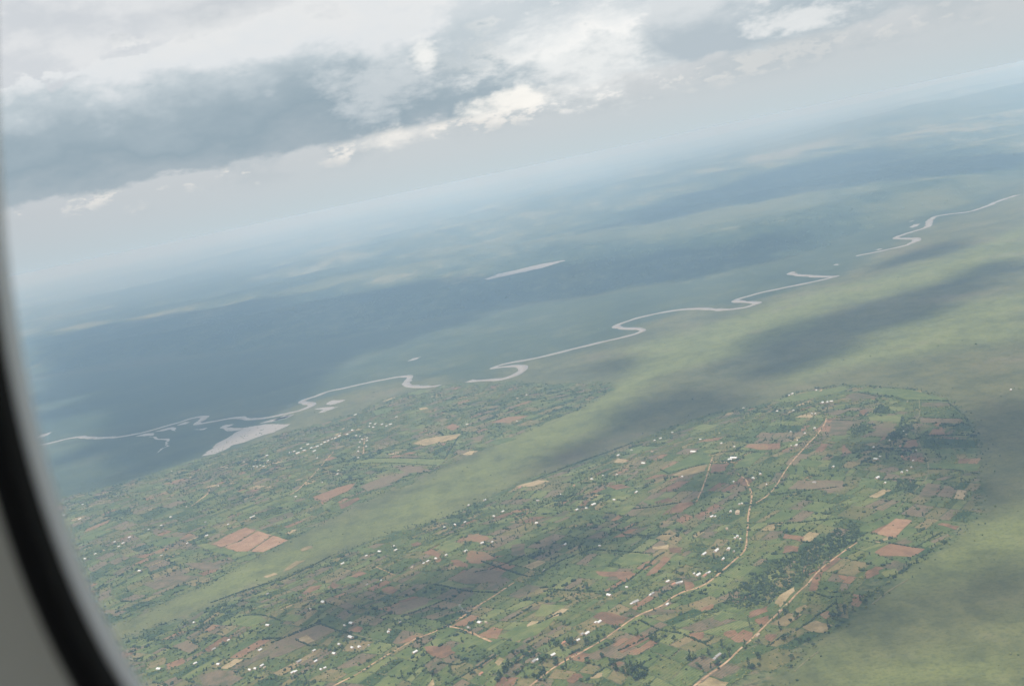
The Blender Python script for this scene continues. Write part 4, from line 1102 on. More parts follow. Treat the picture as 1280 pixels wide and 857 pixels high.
first = set(np.argsort(-area)[:298 - n_fields].tolist())
def parcel_grid(q, lift, n=4):
    s = np.linspace(0, 1, n + 1); a, b = np.meshgrid(s, s); a, b = a.ravel()[:, None], b.ravel()[:, None]
    p = (q[0] * (1 - a) + q[1] * a) * (1 - b) + (q[3] * (1 - a) + q[2] * a) * b
    k = np.arange((n + 1) ** 2).reshape(n + 1, n + 1)
    return np.c_[p, ground_z(*p.T) + lift], np.stack([k[:-1, :-1], k[:-1, 1:], k[1:, 1:], k[1:, :-1]], -1).reshape(-1, 4)
rest = {}
for i, q in enumerate(parcels):
    v, f = parcel_grid(q, 0.34)
    if i in first:
        me = mesh('field', v, f); float_attr(me, 'tint', np.full(len(v), rng.random())); link(FIELD_NAME[kinds_p[i]], me, CROPS[kinds_p[i]], ground)
    else: rest.setdefault(kinds_p[i], []).append((v, f))
V, F_, T, MI = [], [], [], []; base = 0; rest_keys = list(rest)
for m, kd in enumerate(rest_keys):
    for v, f in rest[kd]:
        V.append(v); F_.append(f + base); T.append(np.full(len(v), rng.random())); MI.append(np.full(len(f), m)); base += len(v)
me = mesh('far_fields', np.vstack(V), np.vstack(F_)); float_attr(me, 'tint', np.concatenate(T))
for kd in rest_keys: me.materials.append(CROPS[kd])
me.polygons.foreach_set('material_index', np.concatenate(MI).astype(np.int32))
link('field_patchwork', me, None, ground, kind='stuff')

# ------------------------------------------------------------------ houses
house_xy = np.array([drop(x, y) for x, y, _, _ in house_list])
road_gap = nearest(house_xy, road_pts)

# places that labels can point at: (words, photo point)
PLACES = [('the rust-red field on the far flank of the ridge', 1125, 689), ('the sand-coloured plot near the marsh edge', 1022, 783), ('the big striped orange field', 310, 676), ('the sandy strips in the marsh tongue', 350, 718),
          ('the bright green plots in the lower ridge', 322, 780), ('the wide brown field at the bottom of the ridge', 380, 800), ('the small brown field near the cabin window', 285, 845), ('the large white compound', 917, 574),
          ('the brown terraces with dark tree clumps', 1070, 540), ('the tan field by the river village', 548, 551), ('the flooded reed pool', 310, 549), ('the green rectangle below the village', 500, 577), ('the fork of the orange road', 558, 782),
          ('the thin plume of smoke', 594, 768), ('the dark woodlot', 965, 722), ('the rust plots in the lower ridge', 795, 808), ('the crossing hedges of the middle ridge', 761, 740), ('the tan triangular field', 872, 587), ('the brown plots of the middle ridge', 600, 695),
          ('the far tip of the ridge', 1062, 490), ('the ridge edge above the shaded marsh', 820, 545), ('the river loop near the peninsula', 655, 497), ('the darkened window frame', 95, 645), ('the far end terraces', 1190, 560), ('the bright upper terraces of the ridge', 760, 590),
          ('the dusty brown fields in the heart of the ridge', 735, 718), ('the green slope near the far footpath', 1105, 715), ('the bare plot at the bottom edge', 890, 850), ('the wooded slope of the middle ridge', 690, 610), ('the brown stripes of the lower peninsula', 240, 715),
          ('the lower peninsula tree belt', 175, 665), ('the upper peninsula fields', 520, 520), ('the marsh edge of the peninsula', 450, 610), ('the village gardens', 385, 590), ('the marsh beyond the ridge', 1262, 488)]
place_xy = np.array([drop(x, y) for _, x, y in PLACES])
def landmark(p):
    best, words, key = 1e9, None, 0.0
    for phrase, _, line in road_lines:
        dd = np.sqrt(((line - p) ** 2).sum(1)); k = int(dd.argmin())
        if dd[k] < min(90, best): best, words, key = dd[k], 'the ' + phrase, float(k)
    if words: return words, key, True
    dd = np.sqrt(((place_xy - p) ** 2).sum(1)); k = int(dd.argmin())
    return PLACES[k][0], float(dd[k]), False
ORD = ['first', 'second', 'third', 'fourth', 'fifth', 'sixth', 'seventh', 'eighth', 'ninth', 'tenth', 'eleventh', 'twelfth', 'thirteenth', 'fourteenth', 'fifteenth', 'sixteenth', 'seventeenth', 'eighteenth', 'nineteenth', 'twentieth',
       'twenty-first', 'twenty-second', 'twenty-third', 'twenty-fourth', 'twenty-fifth', 'twenty-sixth', 'twenty-seventh', 'twenty-eighth', 'twenty-ninth', 'thirtieth', 'thirty-first', 'thirty-second', 'thirty-third', 'thirty-fourth', 'thirty-fifth']

def roof_mat(name, lo, hi, rough, metal=0.0):
    m, N = mat(name); co = N.n('ShaderNodeTexCoord').outputs['Object']
    w = N.n('ShaderNodeTexWave', wave_type='BANDS', bands_direction='X'); N.put(w.inputs['Vector'], co); w.inputs['Scale'].default_value = 1.6
    surface(N, N.mix(N.noise(co, 0.7, 4, 0.6), lo, hi), rough, 0.4, bump(N, w.outputs['Fac'], 0.05, 0.6), Metallic=metal); return m
ROOFS = {'white': roof_mat('white_sheet_roof', (.36, .37, .38), (.68, .68, .67), 0.55), 'tan': roof_mat('thatch_roof', (.27, .21, .14), (.42, .34, .24), 0.9),
         'grey': roof_mat('weathered_sheet_roof', (.20, .20, .195), (.34, .33, .32), 0.6), 'rust': roof_mat('clay_tile_roof', (.28, .13, .08), (.40, .22, .14), 0.85)}
M_WALL, N = mat('mud_plaster'); co = N.n('ShaderNodeTexCoord').outputs['Object']
surface(N, N.mix(N.noise(co, 0.6, 4), (.27, .19, .13), (.40, .31, .23)), 0.95, 0.1)
M_DOOR, N = mat('painted_door'); surface(N, (.09, .07, .06), 0.6)

def box(x0, x1, y0, y1, z0, z1):
    v = [(x, y, z) for z in (z0, z1) for y in (y0, y1) for x in (x0, x1)]
    return v, [(0, 2, 3, 1), (4, 5, 7, 6), (0, 1, 5, 4), (1, 3, 7, 5), (3, 2, 6, 7), (2, 0, 4, 6)]
def join(*parts):
    V, F = [], []
    for v, f in parts: F += [tuple(i + len(V) for i in t) for t in f]; V += list(v)
    return V, F
def house_parts(L, Wd, hw, hr):
    a, b = L / 2, Wd / 2
    wv = [(-a, -b, -1.2), (a, -b, -1.2), (a, b, -1.2), (-a, b, -1.2), (-a, -b, hw), (a, -b, hw), (a, b, hw), (-a, b, hw), (-a, 0, hw + hr * 0.94), (a, 0, hw + hr * 0.94)]
    wf = [(0, 1, 5, 4), (2, 3, 7, 6), (1, 2, 6, 9, 5), (3, 0, 4, 8, 7)]
    o, s = 0.6, hr / b; e = hw - 0.5 * s; t = 0.12
    rv = []
    for x in (-a - o, a + o): rv += [(x, -b - 0.5, e + 0.05), (x, 0, hw + hr + 0.05), (x, b + 0.5, e + 0.05), (x, b + 0.5, e + t + 0.05), (x, 0, hw + hr + t + 0.05), (x, -b - 0.5, e + t + 0.05)]
    rf = [(5, 11, 10, 4), (4, 10, 9, 3), (1, 7, 6, 0), (2, 8, 7, 1), (0, 6, 11, 5), (3, 9, 8, 2), (0, 5, 4, 1), (1, 4, 3, 2), (6, 7, 10, 11), (7, 8, 9, 10)]
    dv_, df = box(-0.55, 0.55, -b - 0.07, -b - 0.01, 0, 2.1)
    wn = box(-0.5, 0.5, -b - 0.06, -b - 0.01, 1.0, 1.9)
    return (wv, wf), (rv, rf), (dv_, df), wn
SHAPES = []
for L, Wd, hw, hr in ((11, 7, 2.8, 1.7), (13, 7.5, 2.9, 1.9), (9, 6.5, 2.6, 1.6), (18, 7.5, 3.0, 1.9)):
    SHAPES.append([L * 0.3] + [mesh(n, *p) for n, p in zip(('wall', 'roof', 'door', 'shutter'), house_parts(L, Wd, hw, hr))])
roofed = {}
rows = {}
for i, (x, y, s, t) in enumerate(house_list):
    w, key, on_road = landmark(house_xy[i]); rows.setdefault((w, on_road, t), []).append((key, i))
house_label = {}
LOOK = {'white': 'white sheet-roofed', 'tan': 'tan-roofed', 'grey': 'weathered grey-roofed', 'rust': 'rust-red-roofed'}
VILLAGE = ('the village street', 'the short village side street')
for (w, on_road, t), v in rows.items():
    v.sort()
    for k, (key, i) in enumerate(v):
        sz = house_list[i][2]; big = 'long ' if sz >= 1.55 else 'tiny ' if sz < 0.9 else ''
        n = '' if len(v) == 1 else ORD[min(k, 34)] + ' '
        house_label[i] = f"{n}{big}{LOOK[t]} house " + (f'along {w}' if on_road else f'out from {w}')
for i, (x, y, s, t) in enumerate(house_list):
    p = house_xy[i]; long_ = s >= 1.55
    w, key, on_road = landmark(p)
    dd = ((road_pts - p) ** 2).sum(1); k = int(dd.argmin()); k2 = min(k + 1, len(road_pts) - 1)
    ang = R(45) + random.choice((0, 0, math.pi / 2)) + random.uniform(-0.2, 0.2)
    if math.sqrt(dd[k]) < 60 and np.linalg.norm(road_pts[k2] - road_pts[k]) > 0.1: ang = math.atan2(*(road_pts[k2] - road_pts[k])[::-1]) + random.uniform(-0.1, 0.1)
    sh = SHAPES[3] if long_ else SHAPES[i % 3]
    root = link('house', None, label=house_label[i], category='house', group='houses on the farmed ridges')
    kk = (0.42 if long_ else 0.60) * s * (1.4 if y < 575 and x < 640 else 1.0) * random.uniform(0.92, 1.08)
    root.location = (*p, float(ground_z(*p))); root.rotation_euler = (0, 0, ang); root.scale = (kk, kk * random.uniform(0.9, 1.1), 0.5 + 0.5 * kk)
    link('wall', sh[1], M_WALL, root)
    rm = (id(sh[2]), t)
    if rm not in roofed: roofed[rm] = sh[2].copy(); roofed[rm].materials.clear(); roofed[rm].materials.append(ROOFS[t])
    link('roof', roofed[rm], None, root)
    if y > 560:
        link('door', sh[3], M_DOOR, root)
        for q in (-1, 1): link('window', sh[4], M_DOOR, root).location.x = q * sh[0]

# ------------------------------------------------------------------ trees, hedges and shrubs
def foliage_mat(name, lo, mid, hi):
    m, N = mat(name)
    P = N.n('ShaderNodeNewGeometry').outputs['Position']
    q = N.math('ADD', N.math('MULTIPLY', N.noise(P, 0.30, 3, 0.7), 0.6), N.math('MULTIPLY', N.noise(P, 1 / 60, 3), 0.4))
    surface(N, N.ramp(q, [(0.36, lo), (0.5, mid), (0.64, hi)]), 0.9, 0.15); return m
M_DARK = foliage_mat('dark_leaves', (0.016, 0.027, 0.013), (0.028, 0.043, 0.019), (0.046, 0.062, 0.027))
M_LEAF = foliage_mat('mid_leaves', (0.037, 0.056, 0.021), (0.060, 0.082, 0.028), (0.093, 0.107, 0.038))
M_LIGHT = foliage_mat('light_leaves', (0.075, 0.093, 0.030), (0.116, 0.129, 0.042), (0.162, 0.154, 0.057))
M_BARK, N = mat('bark'); surface(N, N.mix(N.noise(N.n('ShaderNodeTexCoord').outputs['Object'], 3, 4), (.07, .055, .04), (.14, .115, .09)), 0.95)

ICO_V = np.array([(0, 0, -1), (.724, -.526, -.447), (-.276, -.851, -.447), (-.894, 0, -.447), (-.276, .851, -.447), (.724, .526, -.447), (.276, -.851, .447), (-.724, -.526, .447), (-.724, .526, .447), (.276, .851, .447), (.894, 0, .447), (0, 0, 1.)])
ICO_F = np.array([(0, 2, 1), (1, 5, 0), (0, 3, 2), (0, 4, 3), (0, 5, 4), (1, 10, 5), (2, 6, 1), (3, 7, 2), (4, 8, 3), (5, 9, 4), (1, 6, 10), (2, 7, 6), (3, 8, 7), (4, 9, 8), (5, 10, 9), (6, 11, 10), (7, 11, 6), (8, 11, 7), (9, 11, 8), (10, 11, 9)])
ICO_F = ICO_F[:, ::-1] if np.dot(np.cross(ICO_V[ICO_F[0, 1]] - ICO_V[ICO_F[0, 0]], ICO_V[ICO_F[0, 2]] - ICO_V[ICO_F[0, 0]]), ICO_V[ICO_F[0]].mean(0)) < 0 else ICO_F
def lumps(centres, radii, jitter=0.28):
    """ragged twenty-sided leaf clumps at the centres; radii (n,3)"""
    n = len(centres); j = 1 + rng.uniform(-jitter, jitter, (n, 12, 1))
    a = rng.uniform(0, 6.283, n); ca, sa = np.cos(a)[:, None], np.sin(a)[:, None]
    v = ICO_V[None] * j; x = v[..., 0] * ca - v[..., 1] * sa; y = v[..., 0] * sa + v[..., 1] * ca
    v = np.stack([x, y, v[..., 2]], -1) * radii[:, None] + centres[:, None]
    f = ICO_F[None] + (np.arange(n) * 12)[:, None, None]
    return v.reshape(-1, 3), f.reshape(-1, 3)

def crown_mesh(kind, seed):
    r = np.random.default_rng(seed); C_, Rd = [], []
    if kind == 'round':
        for _ in range(13):
            v = r.normal(size=3); v /= np.linalg.norm(v); v *= r.random() ** 0.4
            C_.append((v[0] * 2.6, v[1] * 2.6, 5.2 + v[2] * 2.0)); Rd.append(r.uniform(0.9, 1.7) * np.array([1, 1, .8]))
    elif kind == 'tall':
        for k in range(12):
            z = 4 + k * 0.85; w = 1.3 * math.sin(math.pi * (k + 1.5) / 14)
            C_.append((r.normal() * w * 0.7, r.normal() * w * 0.7, z)); Rd.append(np.array([1, 1, 1.2]) * r.uniform(0.6, 1.15))
    else:
        for _ in range(11):
            a, q = r.uniform(0, 6.283), math.sqrt(r.random()) * 3.6
            C_.append((math.cos(a) * q, math.sin(a) * q, 5.4 + r.normal() * 0.5 - q * 0.12)); Rd.append(np.array([1, 1, .55]) * r.uniform(1.0, 1.7))
    return np.array(C_), np.array(Rd)
def leafy(kind, seed):
    """crown: ragged clumps plus loose leaf sprays round them"""
    C_, Rd = crown_mesh(kind, seed); v, f = lumps(C_, Rd, 0.34)
    r = np.random.default_rng(seed + 5); n = 70; k = r.integers(0, len(C_), n)
    d_ = r.normal(size=(n, 3)); d_ /= np.linalg.norm(d_, axis=1)[:, None]; p = C_[k] + d_ * Rd[k] * r.uniform(1.0, 1.35, (n, 1))
    e1 = r.normal(size=(n, 3)) * 0.34; e2 = r.normal(size=(n, 3)) * 0.34
    lv = np.stack([p, p + e1, p + e2], 1).reshape(-1, 3); lf = np.arange(n * 3).reshape(n, 3) + len(v)
    return np.vstack([v, lv]), np.vstack([f, lf])
def trunk_mesh(h, r):
    V, F = [], []
    for z, w, dx_ in ((-1.0, 1.25, 0), (h * 0.5, 0.9, 0.12), (h, 0.55, 0.05)):
        V += [(math.cos(k * 1.0472) * r * w + dx_, math.sin(k * 1.0472) * r * w, z) for k in range(6)]
    for q in (0, 6): F += [(q + k, q + (k + 1) % 6, q + 6 + (k + 1) % 6, q + 6 + k) for k in range(6)]
    for a in (0.4, 2.5, 4.6):                              # three limbs into the crown
        b = len(V); e = np.array([math.cos(a) * h * 0.3, math.sin(a) * h * 0.3, h * 1.25])
        V += [(r * .4, 0, h * .7), (-r * .3, r * .3, h * .7), (-r * .3, -r * .3, h * .7), tuple(e)]; F += [(b, b + 1, b + 3), (b + 1, b + 2, b + 3), (b + 2, b, b + 3)]
    return V, F
TREES = []
for kd, hh, rr in (('round', 4.2, .26), ('round', 4.0, .28), ('tall', 9.0, .2), ('tall', 8.0, .18), ('flat', 5.0, .24), ('round', 4.4, .24)):
    v, f = leafy(kd, 100 + len(TREES)); TREES.append((kd, mesh('crown', v, f), mesh('trunk', *trunk_mesh(hh, rr))))

def inside_any(P, polys):
    k = np.zeros(len(P), bool)
    for pl in polys: k |= near_sdf(P[:, 0], P[:, 1], pl, 5) > 0
    return k
def fill(poly, spacing):
    lo, hi = poly.min(0), poly.max(0); n = int(max(1, np.prod(hi - lo) / spacing ** 2))
    p = rng.uniform(lo, hi, (n, 2)); return p[sdf(p[:, 0], p[:, 1], poly) > 0]

shrub_p, tree_p = [], []
DENS = {'dark': 1 / 34, 'mid': 1 / 95, 'weed': 1 / 120, 'green': 1 / 300, 'muted': 1 / 260, 'rust': 1 / 600, 'tan': 1 / 600}
for q, kd in zip(parcels, kinds_p):
    A = np.linalg.norm(q[1] - q[0]) * np.linalg.norm(q[3] - q[0]); n = rng.poisson(A * DENS[kd])
    s, t = rng.random((n, 1)), rng.random((n, 1)); shrub_p.append((q[0] * (1 - s) + q[1] * s) * (1 - t) + (q[3] * (1 - s) + q[2] * s) * t)
    for a, b in ((q[0], q[1]), (q[1], q[2])):
        if rng.random() < (0.66 if a is q[0] else 0.46):
            L = np.linalg.norm(b - a); m = int(L / 3.6); tt = (np.arange(m) + rng.random(m))[:, None] / max(m, 1)
            tt = tt[rng.random(m) < rng.uniform(0.45, 1)]; shrub_p.append(a + (b - a) * tt + rng.normal(size=(len(tt), 2)) * 1.0)
        elif rng.random() < 0.3:
            m = rng.integers(2, 9); tt = rng.random((m, 1)); tree_p.append(a + (b - a) * tt + rng.normal(size=(m, 2)) * 1.5)
    if rng.random() < 0.35: m = rng.integers(1, 8); tree_p.append(q.mean(0) + rng.normal(size=(m, 2)) * 12)
shrub_p, tree_p = np.vstack(shrub_p), np.vstack(tree_p)
# scrub thins out beyond the last plots, into the marsh
for pl in (spur, penin):
    for a, b in zip(pl, np.roll(pl, -1, 0)):
        L = np.linalg.norm(b - a); m = int(L / 2.6)
        if m and L < 900: t = rng.random((m, 1)); shrub_p = np.vstack([shrub_p, a + (b - a) * t + rng.normal(size=(m, 2)) * np.array([[22, 22]]) * rng.random((m, 1))])
# trees shading the roads
for _, wd_, line in road_lines:
    m = len(line); k = rng.random(m) < 0.30; tree_p = np.vstack([tree_p, line[k] + rng.normal(size=(k.sum(), 2)) * 7])
# groves round the houses
g_ = house_xy[rng.integers(0, len(house_xy), 900)] + rng.normal(size=(900, 2)) * 20; tree_p = np.vstack([tree_p, g_])
g_ = house_xy[rng.integers(0, len(house_xy), 3500)] + rng.normal(size=(3500, 2)) * 26; shrub_p = np.vstack([shrub_p, g_])
open_only = [p for _, p in open_polys]
def clear(P, gap_house, road_extra):
    k = ~inside_any(P, open_only) | (rng.random(len(P)) < 0.03)
    P = P[k]; P = P[nearest(P, house_xy) > gap_house]; d_ = nearest(P, road_pts[::2]); return P[d_ > road_extra]
shrub_p = clear(shrub_p, 8, 3.4); tree_p = clear(tree_p, 10, 3.2)
wood_trees = np.vstack([fill(p, 5.4) for p in wood_polys]); tree_p = np.vstack([tree_p, wood_trees[nearest(wood_trees, road_pts) > 6]])
shrub_p = np.vstack([shrub_p] + [fill(p, 7.5) for p in dark_polys] + [fill(p, 6) for p in wood_polys])
# the wooded fringe along the marsh edge of the big ridge and of the peninsula
fr = []
for a, b in zip(spur, np.roll(spur, -1, 0)):
    L = np.linalg.norm(b - a); m = int(L / 9)
    if m and L < 900: t = rng.random((m, 1)); fr.append(a + (b - a) * t + rng.normal(size=(m, 2)) * 9)
fr = np.vstack(fr); kf = (near_sdf(fr[:, 0], fr[:, 1], spur, 100) > 2) & (vnoise(fr[:, 0] / 130, fr[:, 1] / 130, 81) > 0.42); tree_p = np.vstack([tree_p, fr[kf]])

tz = ground_z(*tree_p.T); tx, ty, td = to_photo(np.c_[tree_p, tz + 4])
seen = (tx > 150) & (tx < 1278) & (ty > 0) & (ty < 850) & ((tx - 60) > (ty - 560) * 0.45)
order = np.argsort(np.where(seen, td, 1e9)); own = order[:300]; others = np.ones(len(tree_p), bool); others[own] = False
TREE_LOOK = {'round': 'round-crowned tree', 'tall': 'slim tree', 'flat': 'flat-crowned tree'}
crowned = {}
tree_kind = rng.choice(6, len(tree_p), p=[.26, .22, .14, .10, .10, .18])
for i in own:
    p = tree_p[i]; kd, cm, tm = TREES[tree_kind[i]]; w, _, on = landmark(p)
    m = [M_DARK, M_LEAF, M_DARK][int(i) % 3]; key = (int(tree_kind[i]), m.name)
    if key not in crowned: crowned[key] = cm.copy(); crowned[key].materials.append(m)
    k = rng.uniform(0.62, 1.3)
    hd = np.sqrt(((house_xy - p) ** 2).sum(1)); h_ = int(hd.argmin())
    look = ('small ' if k < 0.82 else 'large ' if k > 1.1 else '') + ('mid-green ' if m is M_LEAF else 'dark ') + TREE_LOOK[kd]
    where = f'by the {house_label[h_]}' if hd[h_] < 38 else f'along {w}' if on else f'out near {w}'
    if len((look + where).split()) > 15: look = look.split(' ', 1)[1] if look.startswith(('small', 'large')) else look
    if len((look + ' ' + where).split()) > 16: where = f'along {w}' if on else f'out near {w}'
    root = link('tree', None, label=f'{look} {where}', category='tree', group=f'{look}s {where}'[:118])
    root.location = (*p, float(tz[i])); root.rotation_euler = (0, 0, rng.uniform(0, 6.28)); root.scale = (k, k, k * rng.uniform(0.85, 1.2))
    link('trunk', tm, M_BARK, root); link('crown', crowned[key], None, root)

# the remaining trees and the shrubs past counting: joined
def mass(name, P, lo, hi, per, label, tall=False):
    n = len(P); rad = lo + (hi - lo) * rng.random(n) ** 1.7; z = ground_z(*P.T)
    C_, Rd = [], []
    for q in range(per):
        off = rng.normal(size=(n, 2)) * (rad * (0.55 if per > 1 else 0))[:, None]
        zz = z + rad * (0.62 if not tall else 1.0 + 1.15 * q) + 0.2
        C_.append(np.c_[P + off * (0.3 if tall else 1), zz]); Rd.append(rad[:, None] * rng.uniform(0.75, 1.15, (n, 1)) * np.array([[1, 1, 0.85 if not tall else 1.25]]) * (1.0 if per == 1 else 0.8))
    v, f = lumps(np.vstack(C_), np.vstack(Rd), 0.32); me = mesh(name, v, f)
    for m in (M_DARK, M_LEAF, M_LIGHT): me.materials.append(m)
    w = vnoise(P[:, 0] / 120, P[:, 1] / 120, 91) + rng.uniform(-.35, .35, n)
    mi = np.where(w < (0.44 if per > 1 else 0.34), 0, np.where(w < (0.80 if per > 1 else 0.66), 1, 2)); me.polygons.foreach_set('material_index', np.repeat(np.tile(mi, per), 20).astype(np.int32))
    link(name, me, None, kind='stuff', label=label)
rest_p = tree_p[others]; slim = rng.random(len(rest_p)) < 0.28
mass('woodland', rest_p[~slim], 1.2, 3.7, 3, 'round dark trees scattered over the far fields and woodlots')
mass('woodland_slim', rest_p[slim], 1.1, 1.9, 3, 'slim dark trees scattered over the far fields', True)
shrub_near = shrub_p[rng.permutation(len(shrub_p))]
mass('shrubbery', shrub_near, 0.5, 2.1, 1, 'low shrubs, banana clumps and garden bushes covering the farmed ridges')
# reeds standing in the flooded pool
reed = np.vstack([fill(pond_shapes[0], 30), fill(pond_shapes[1], 45)])
mass('undergrowth_reeds', reed, 0.8, 2.2, 1, 'dark reed tufts standing in the flooded pool')
# lone bushes out in the wetland
qm = np.c_[rng.uniform(-1800, 2600, 5000), rng.uniform(1400, 6000, 5000)]
qm = qm[(bil(farm, *qm.T) < 0.05) & (bil(upland, *qm.T) < 0.05) & (vnoise(qm[:, 0] / 260, qm[:, 1] / 260, 97) > 0.62)]
qm = qm[nearest(qm, np.vstack([curve(flat(r_), 18) for r_ in (river_a, river_b, river_c)])) > 45]
mass('shrubbery_marsh', qm[:900], 0.9, 2.6, 1, 'lone dark bushes scattered over the papyrus marsh')
# trees on the blue uplands beyond the river
q = np.c_[rng.uniform(-3500, 5200, 26000), rng.uniform(6200, 15000, 26000)]
ux, uy, ud_ = to_photo(np.c_[q, ground_z(*q.T)]); k = (bil(upland, *q.T) > 0.5) & (ux > 0) & (ux < 1290) & (rng.random(len(q)) < 0.25 + 0.75 * bil(wood, *q.T)) & (vnoise(q[:, 0] / 300, q[:, 1] / 300, 95) > 0.45)
mass('woodland_far', q[k][:9000], 2.4, 5.0, 1, 'dark bush clumps on the hazy uplands beyond the river')

# hedges: one thing per row
hrows = {}
hedge_lines = [curve(dropped(p), 2.6) for p in hedge_list]
for i, line in enumerate(hedge_lines):
    w, key, on = landmark(line[len(line) // 2]); hrows.setdefault((w, on), []).append((key, i))
hl = {}
for (w, on), v in hrows.items():
    v.sort()
    for k, (_, i) in enumerate(v): hl[i] = f"{'' if len(v) == 1 else ORD[k] + ' '}dark hedge row {'beside' if on else 'out from'} {w}"
for i, line in enumerate(hedge_lines):
    p = line + rng.normal(size=line.shape) * 0.6; k = rng.random(len(p)) < 0.93; p = p[k]; rad = rng.uniform(1.1, 2.3, len(p))
    v, f = lumps(np.c_[p, ground_z(*p.T) + rad * 0.6 + 0.3], rad[:, None] * np.array([[1, 1, 1.0]]), 0.3)
    link('hedge', mesh('hedge', v, f), M_DARK, label=hl[i], category='hedge', group='hedge rows between the plots')

# ------------------------------------------------------------------ the thin plume of smoke by the fork
M_SMOKE, N = mat('smoke'); pv = N.n('ShaderNodeVolumePrincipled'); pv.inputs['Color'].default_value = (.80, .86, .95, 1); pv.inputs['Density'].default_value = 0.03
N.t.links.new(pv.outputs[0], N.n('ShaderNodeOutputMaterial').inputs['Volume'])
b = drop(594, 774); C_, Rd = [], []
for k in range(9):
    t = k / 8; C_.append((b[0] - 3 * k + rng.normal() * 1.0, b[1] + 2.5 * k + rng.normal(), float(ground_z(*b)) + 3 + 2.8 * k)); Rd.append(np.array([1.2 + 2.6 * t, 1.2 + 2.6 * t, 2.0 + 1.2 * t]))
v, f = lumps(np.array(C_), np.array(Rd), 0.2)
link('smoke', mesh('smoke', v, f), M_SMOKE, kind='stuff', label='thin bluish smoke rising beside the fork of the orange road')

# ------------------------------------------------------------------ cumulus overhead: it shades the marsh and the hills below
M_CLOUD, N = mat('cloud'); geo = N.n('ShaderNodeNewGeometry').outputs['Position']
bp = bump(N, N.noise(geo, 1 / 180, 5, 0.6), 80, 0.8)
df, tr = N.n('ShaderNodeBsdfDiffuse'), N.n('ShaderNodeBsdfTranslucent'); mx = N.n('ShaderNodeMixShader'); mx.inputs[0].default_value = 0.55
for sh in (df, tr): sh.inputs['Color'].default_value = (.90, .91, .92, 1); N.put(sh.inputs['Normal'], bp)
N.t.links.new(df.outputs[0], mx.inputs[1]); N.t.links.new(tr.outputs[0], mx.inputs[2]); thin = N.n('ShaderNodeMixShader'); thin.inputs[0].default_value = 0.26; N.t.links.new(mx.outputs[0], thin.inputs[1]); N.t.links.new(N.n('ShaderNodeBsdfTransparent').outputs[0], thin.inputs[2])   # thin cloud lets some sun through
N.t.links.new(thin.outputs[0], N.n('ShaderNodeOutputMaterial').inputs[0])
CLOUD_Z = 3900.0
def cloud(poly, seed):
    poly = np.asarray(poly) + sun_dir[:2] / sun_dir[2] * CLOUD_Z
    lo, hi = poly.min(0) - 260, poly.max(0) + 260; st = max(18.0, float((hi - lo).max()) / 170)
    X, Y = np.meshgrid(np.arange(lo[0], hi[0], st), np.arange(lo[1], hi[1], st))
    dd = near_sdf(X, Y, poly, 600) - 420 * np.clip(fbm(X / 130, Y / 260, seed + 5, 5, 0.6) - 0.50, 0, 1) * 2.2 - (1500 * np.clip(fbm(X / 900, Y / 700, seed + 6, 4, 0.6) - 0.47, 0, 1) if seed in (207, 208) else 900 * np.clip(fbm(X / 420, Y / 420, seed + 6, 4, 0.6) - 0.46, 0, 1) if seed in (205, 206) else 0) + (fbm(X / 420, Y / 420, seed, 6, 0.62) - 0.5) * 520 - 20
    h = np.where(dd > 0, np.sqrt(np.clip(dd, 0, 900) * 160) * (0.5 + fbm(X / 330, Y / 330, seed + 3, 4)) + 25, 0)
    ok = (dd[:-1, :-1] > 0) & (dd[1:, :-1] > 0) & (dd[:-1, 1:] > 0) & (dd[1:, 1:] > 0)
    if not ok.any(): return
    n = X.size; k = np.arange(n).reshape(X.shape); Q = np.stack([k[:-1, :-1], k[:-1, 1:], k[1:, 1:], k[1:, :-1]], -1)[ok]
    v = np.vstack([np.c_[X.ravel(), Y.ravel(), CLOUD_Z + h.ravel()], np.c_[X.ravel(), Y.ravel(), CLOUD_Z - 25 + 30 * fbm(X / 200, Y / 200, seed + 9, 3).ravel()]])
    used = {}
    eg = np.concatenate([Q[:, [a, (a + 1) % 4]] for a in range(4)]); key = np.minimum(eg[:, 0], eg[:, 1]) * n + np.maximum(eg[:, 0], eg[:, 1])
    _, inv, cnt = np.unique(key, return_inverse=True, return_counts=True); rim = eg[cnt[inv] == 1]
    f = np.vstack([Q, Q[:, ::-1] + n, np.stack([rim[:, 1], rim[:, 0], rim[:, 0] + n, rim[:, 1] + n], 1)])
    used_v, f2 = np.unique(f, return_inverse=True)
    link('cloud', mesh('cloud', v[used_v], f2.reshape(f.shape), True), M_CLOUD, kind='stuff', label='white cumulus drifting overhead')
for k, pts in enumerate(shade_areas): cloud(dropped(pts), 200 + k)

# ------------------------------------------------------------------ the aircraft cabin round the camera
MC = np.array(CAM)
def cabin(p): p = np.asarray(p, float); return p @ MC[:3, :3].T + MC[:3, 3]
def contour(o, depth, n=160):
    """the rounded outline of the window opening, grown outwards by o photo pixels, at a depth in front of the eye"""
    t = np.linspace(0, 2 * math.pi, n, endpoint=False); a, b, e = 900 + o, 1240 + o, 2 / 2.6
    x = 905 + a * np.sign(np.cos(t)) * np.abs(np.cos(t)) ** e; y = -60 - b * np.sign(np.sin(t)) * np.abs(np.sin(t)) ** e
    return np.c_[(x - 640) * depth / FOCAL, (428.5 - y) * depth / FOCAL, np.full(n, -depth)]
def loft(rings, closed=False):
    n = len(rings[0]); i = np.arange(n); j = (i + 1) % n; F = []
    m = len(rings)
    for q in range(m if closed else m - 1): a, b = q * n, ((q + 1) % m) * n; F.append(np.stack([i + a, j + a, j + b, i + b], 1))
    return np.vstack(rings), np.vstack(F)
M_RUBBER, N = mat('black_rubber'); surface(N, (.006, .006, .007), 0.9, 0.1)
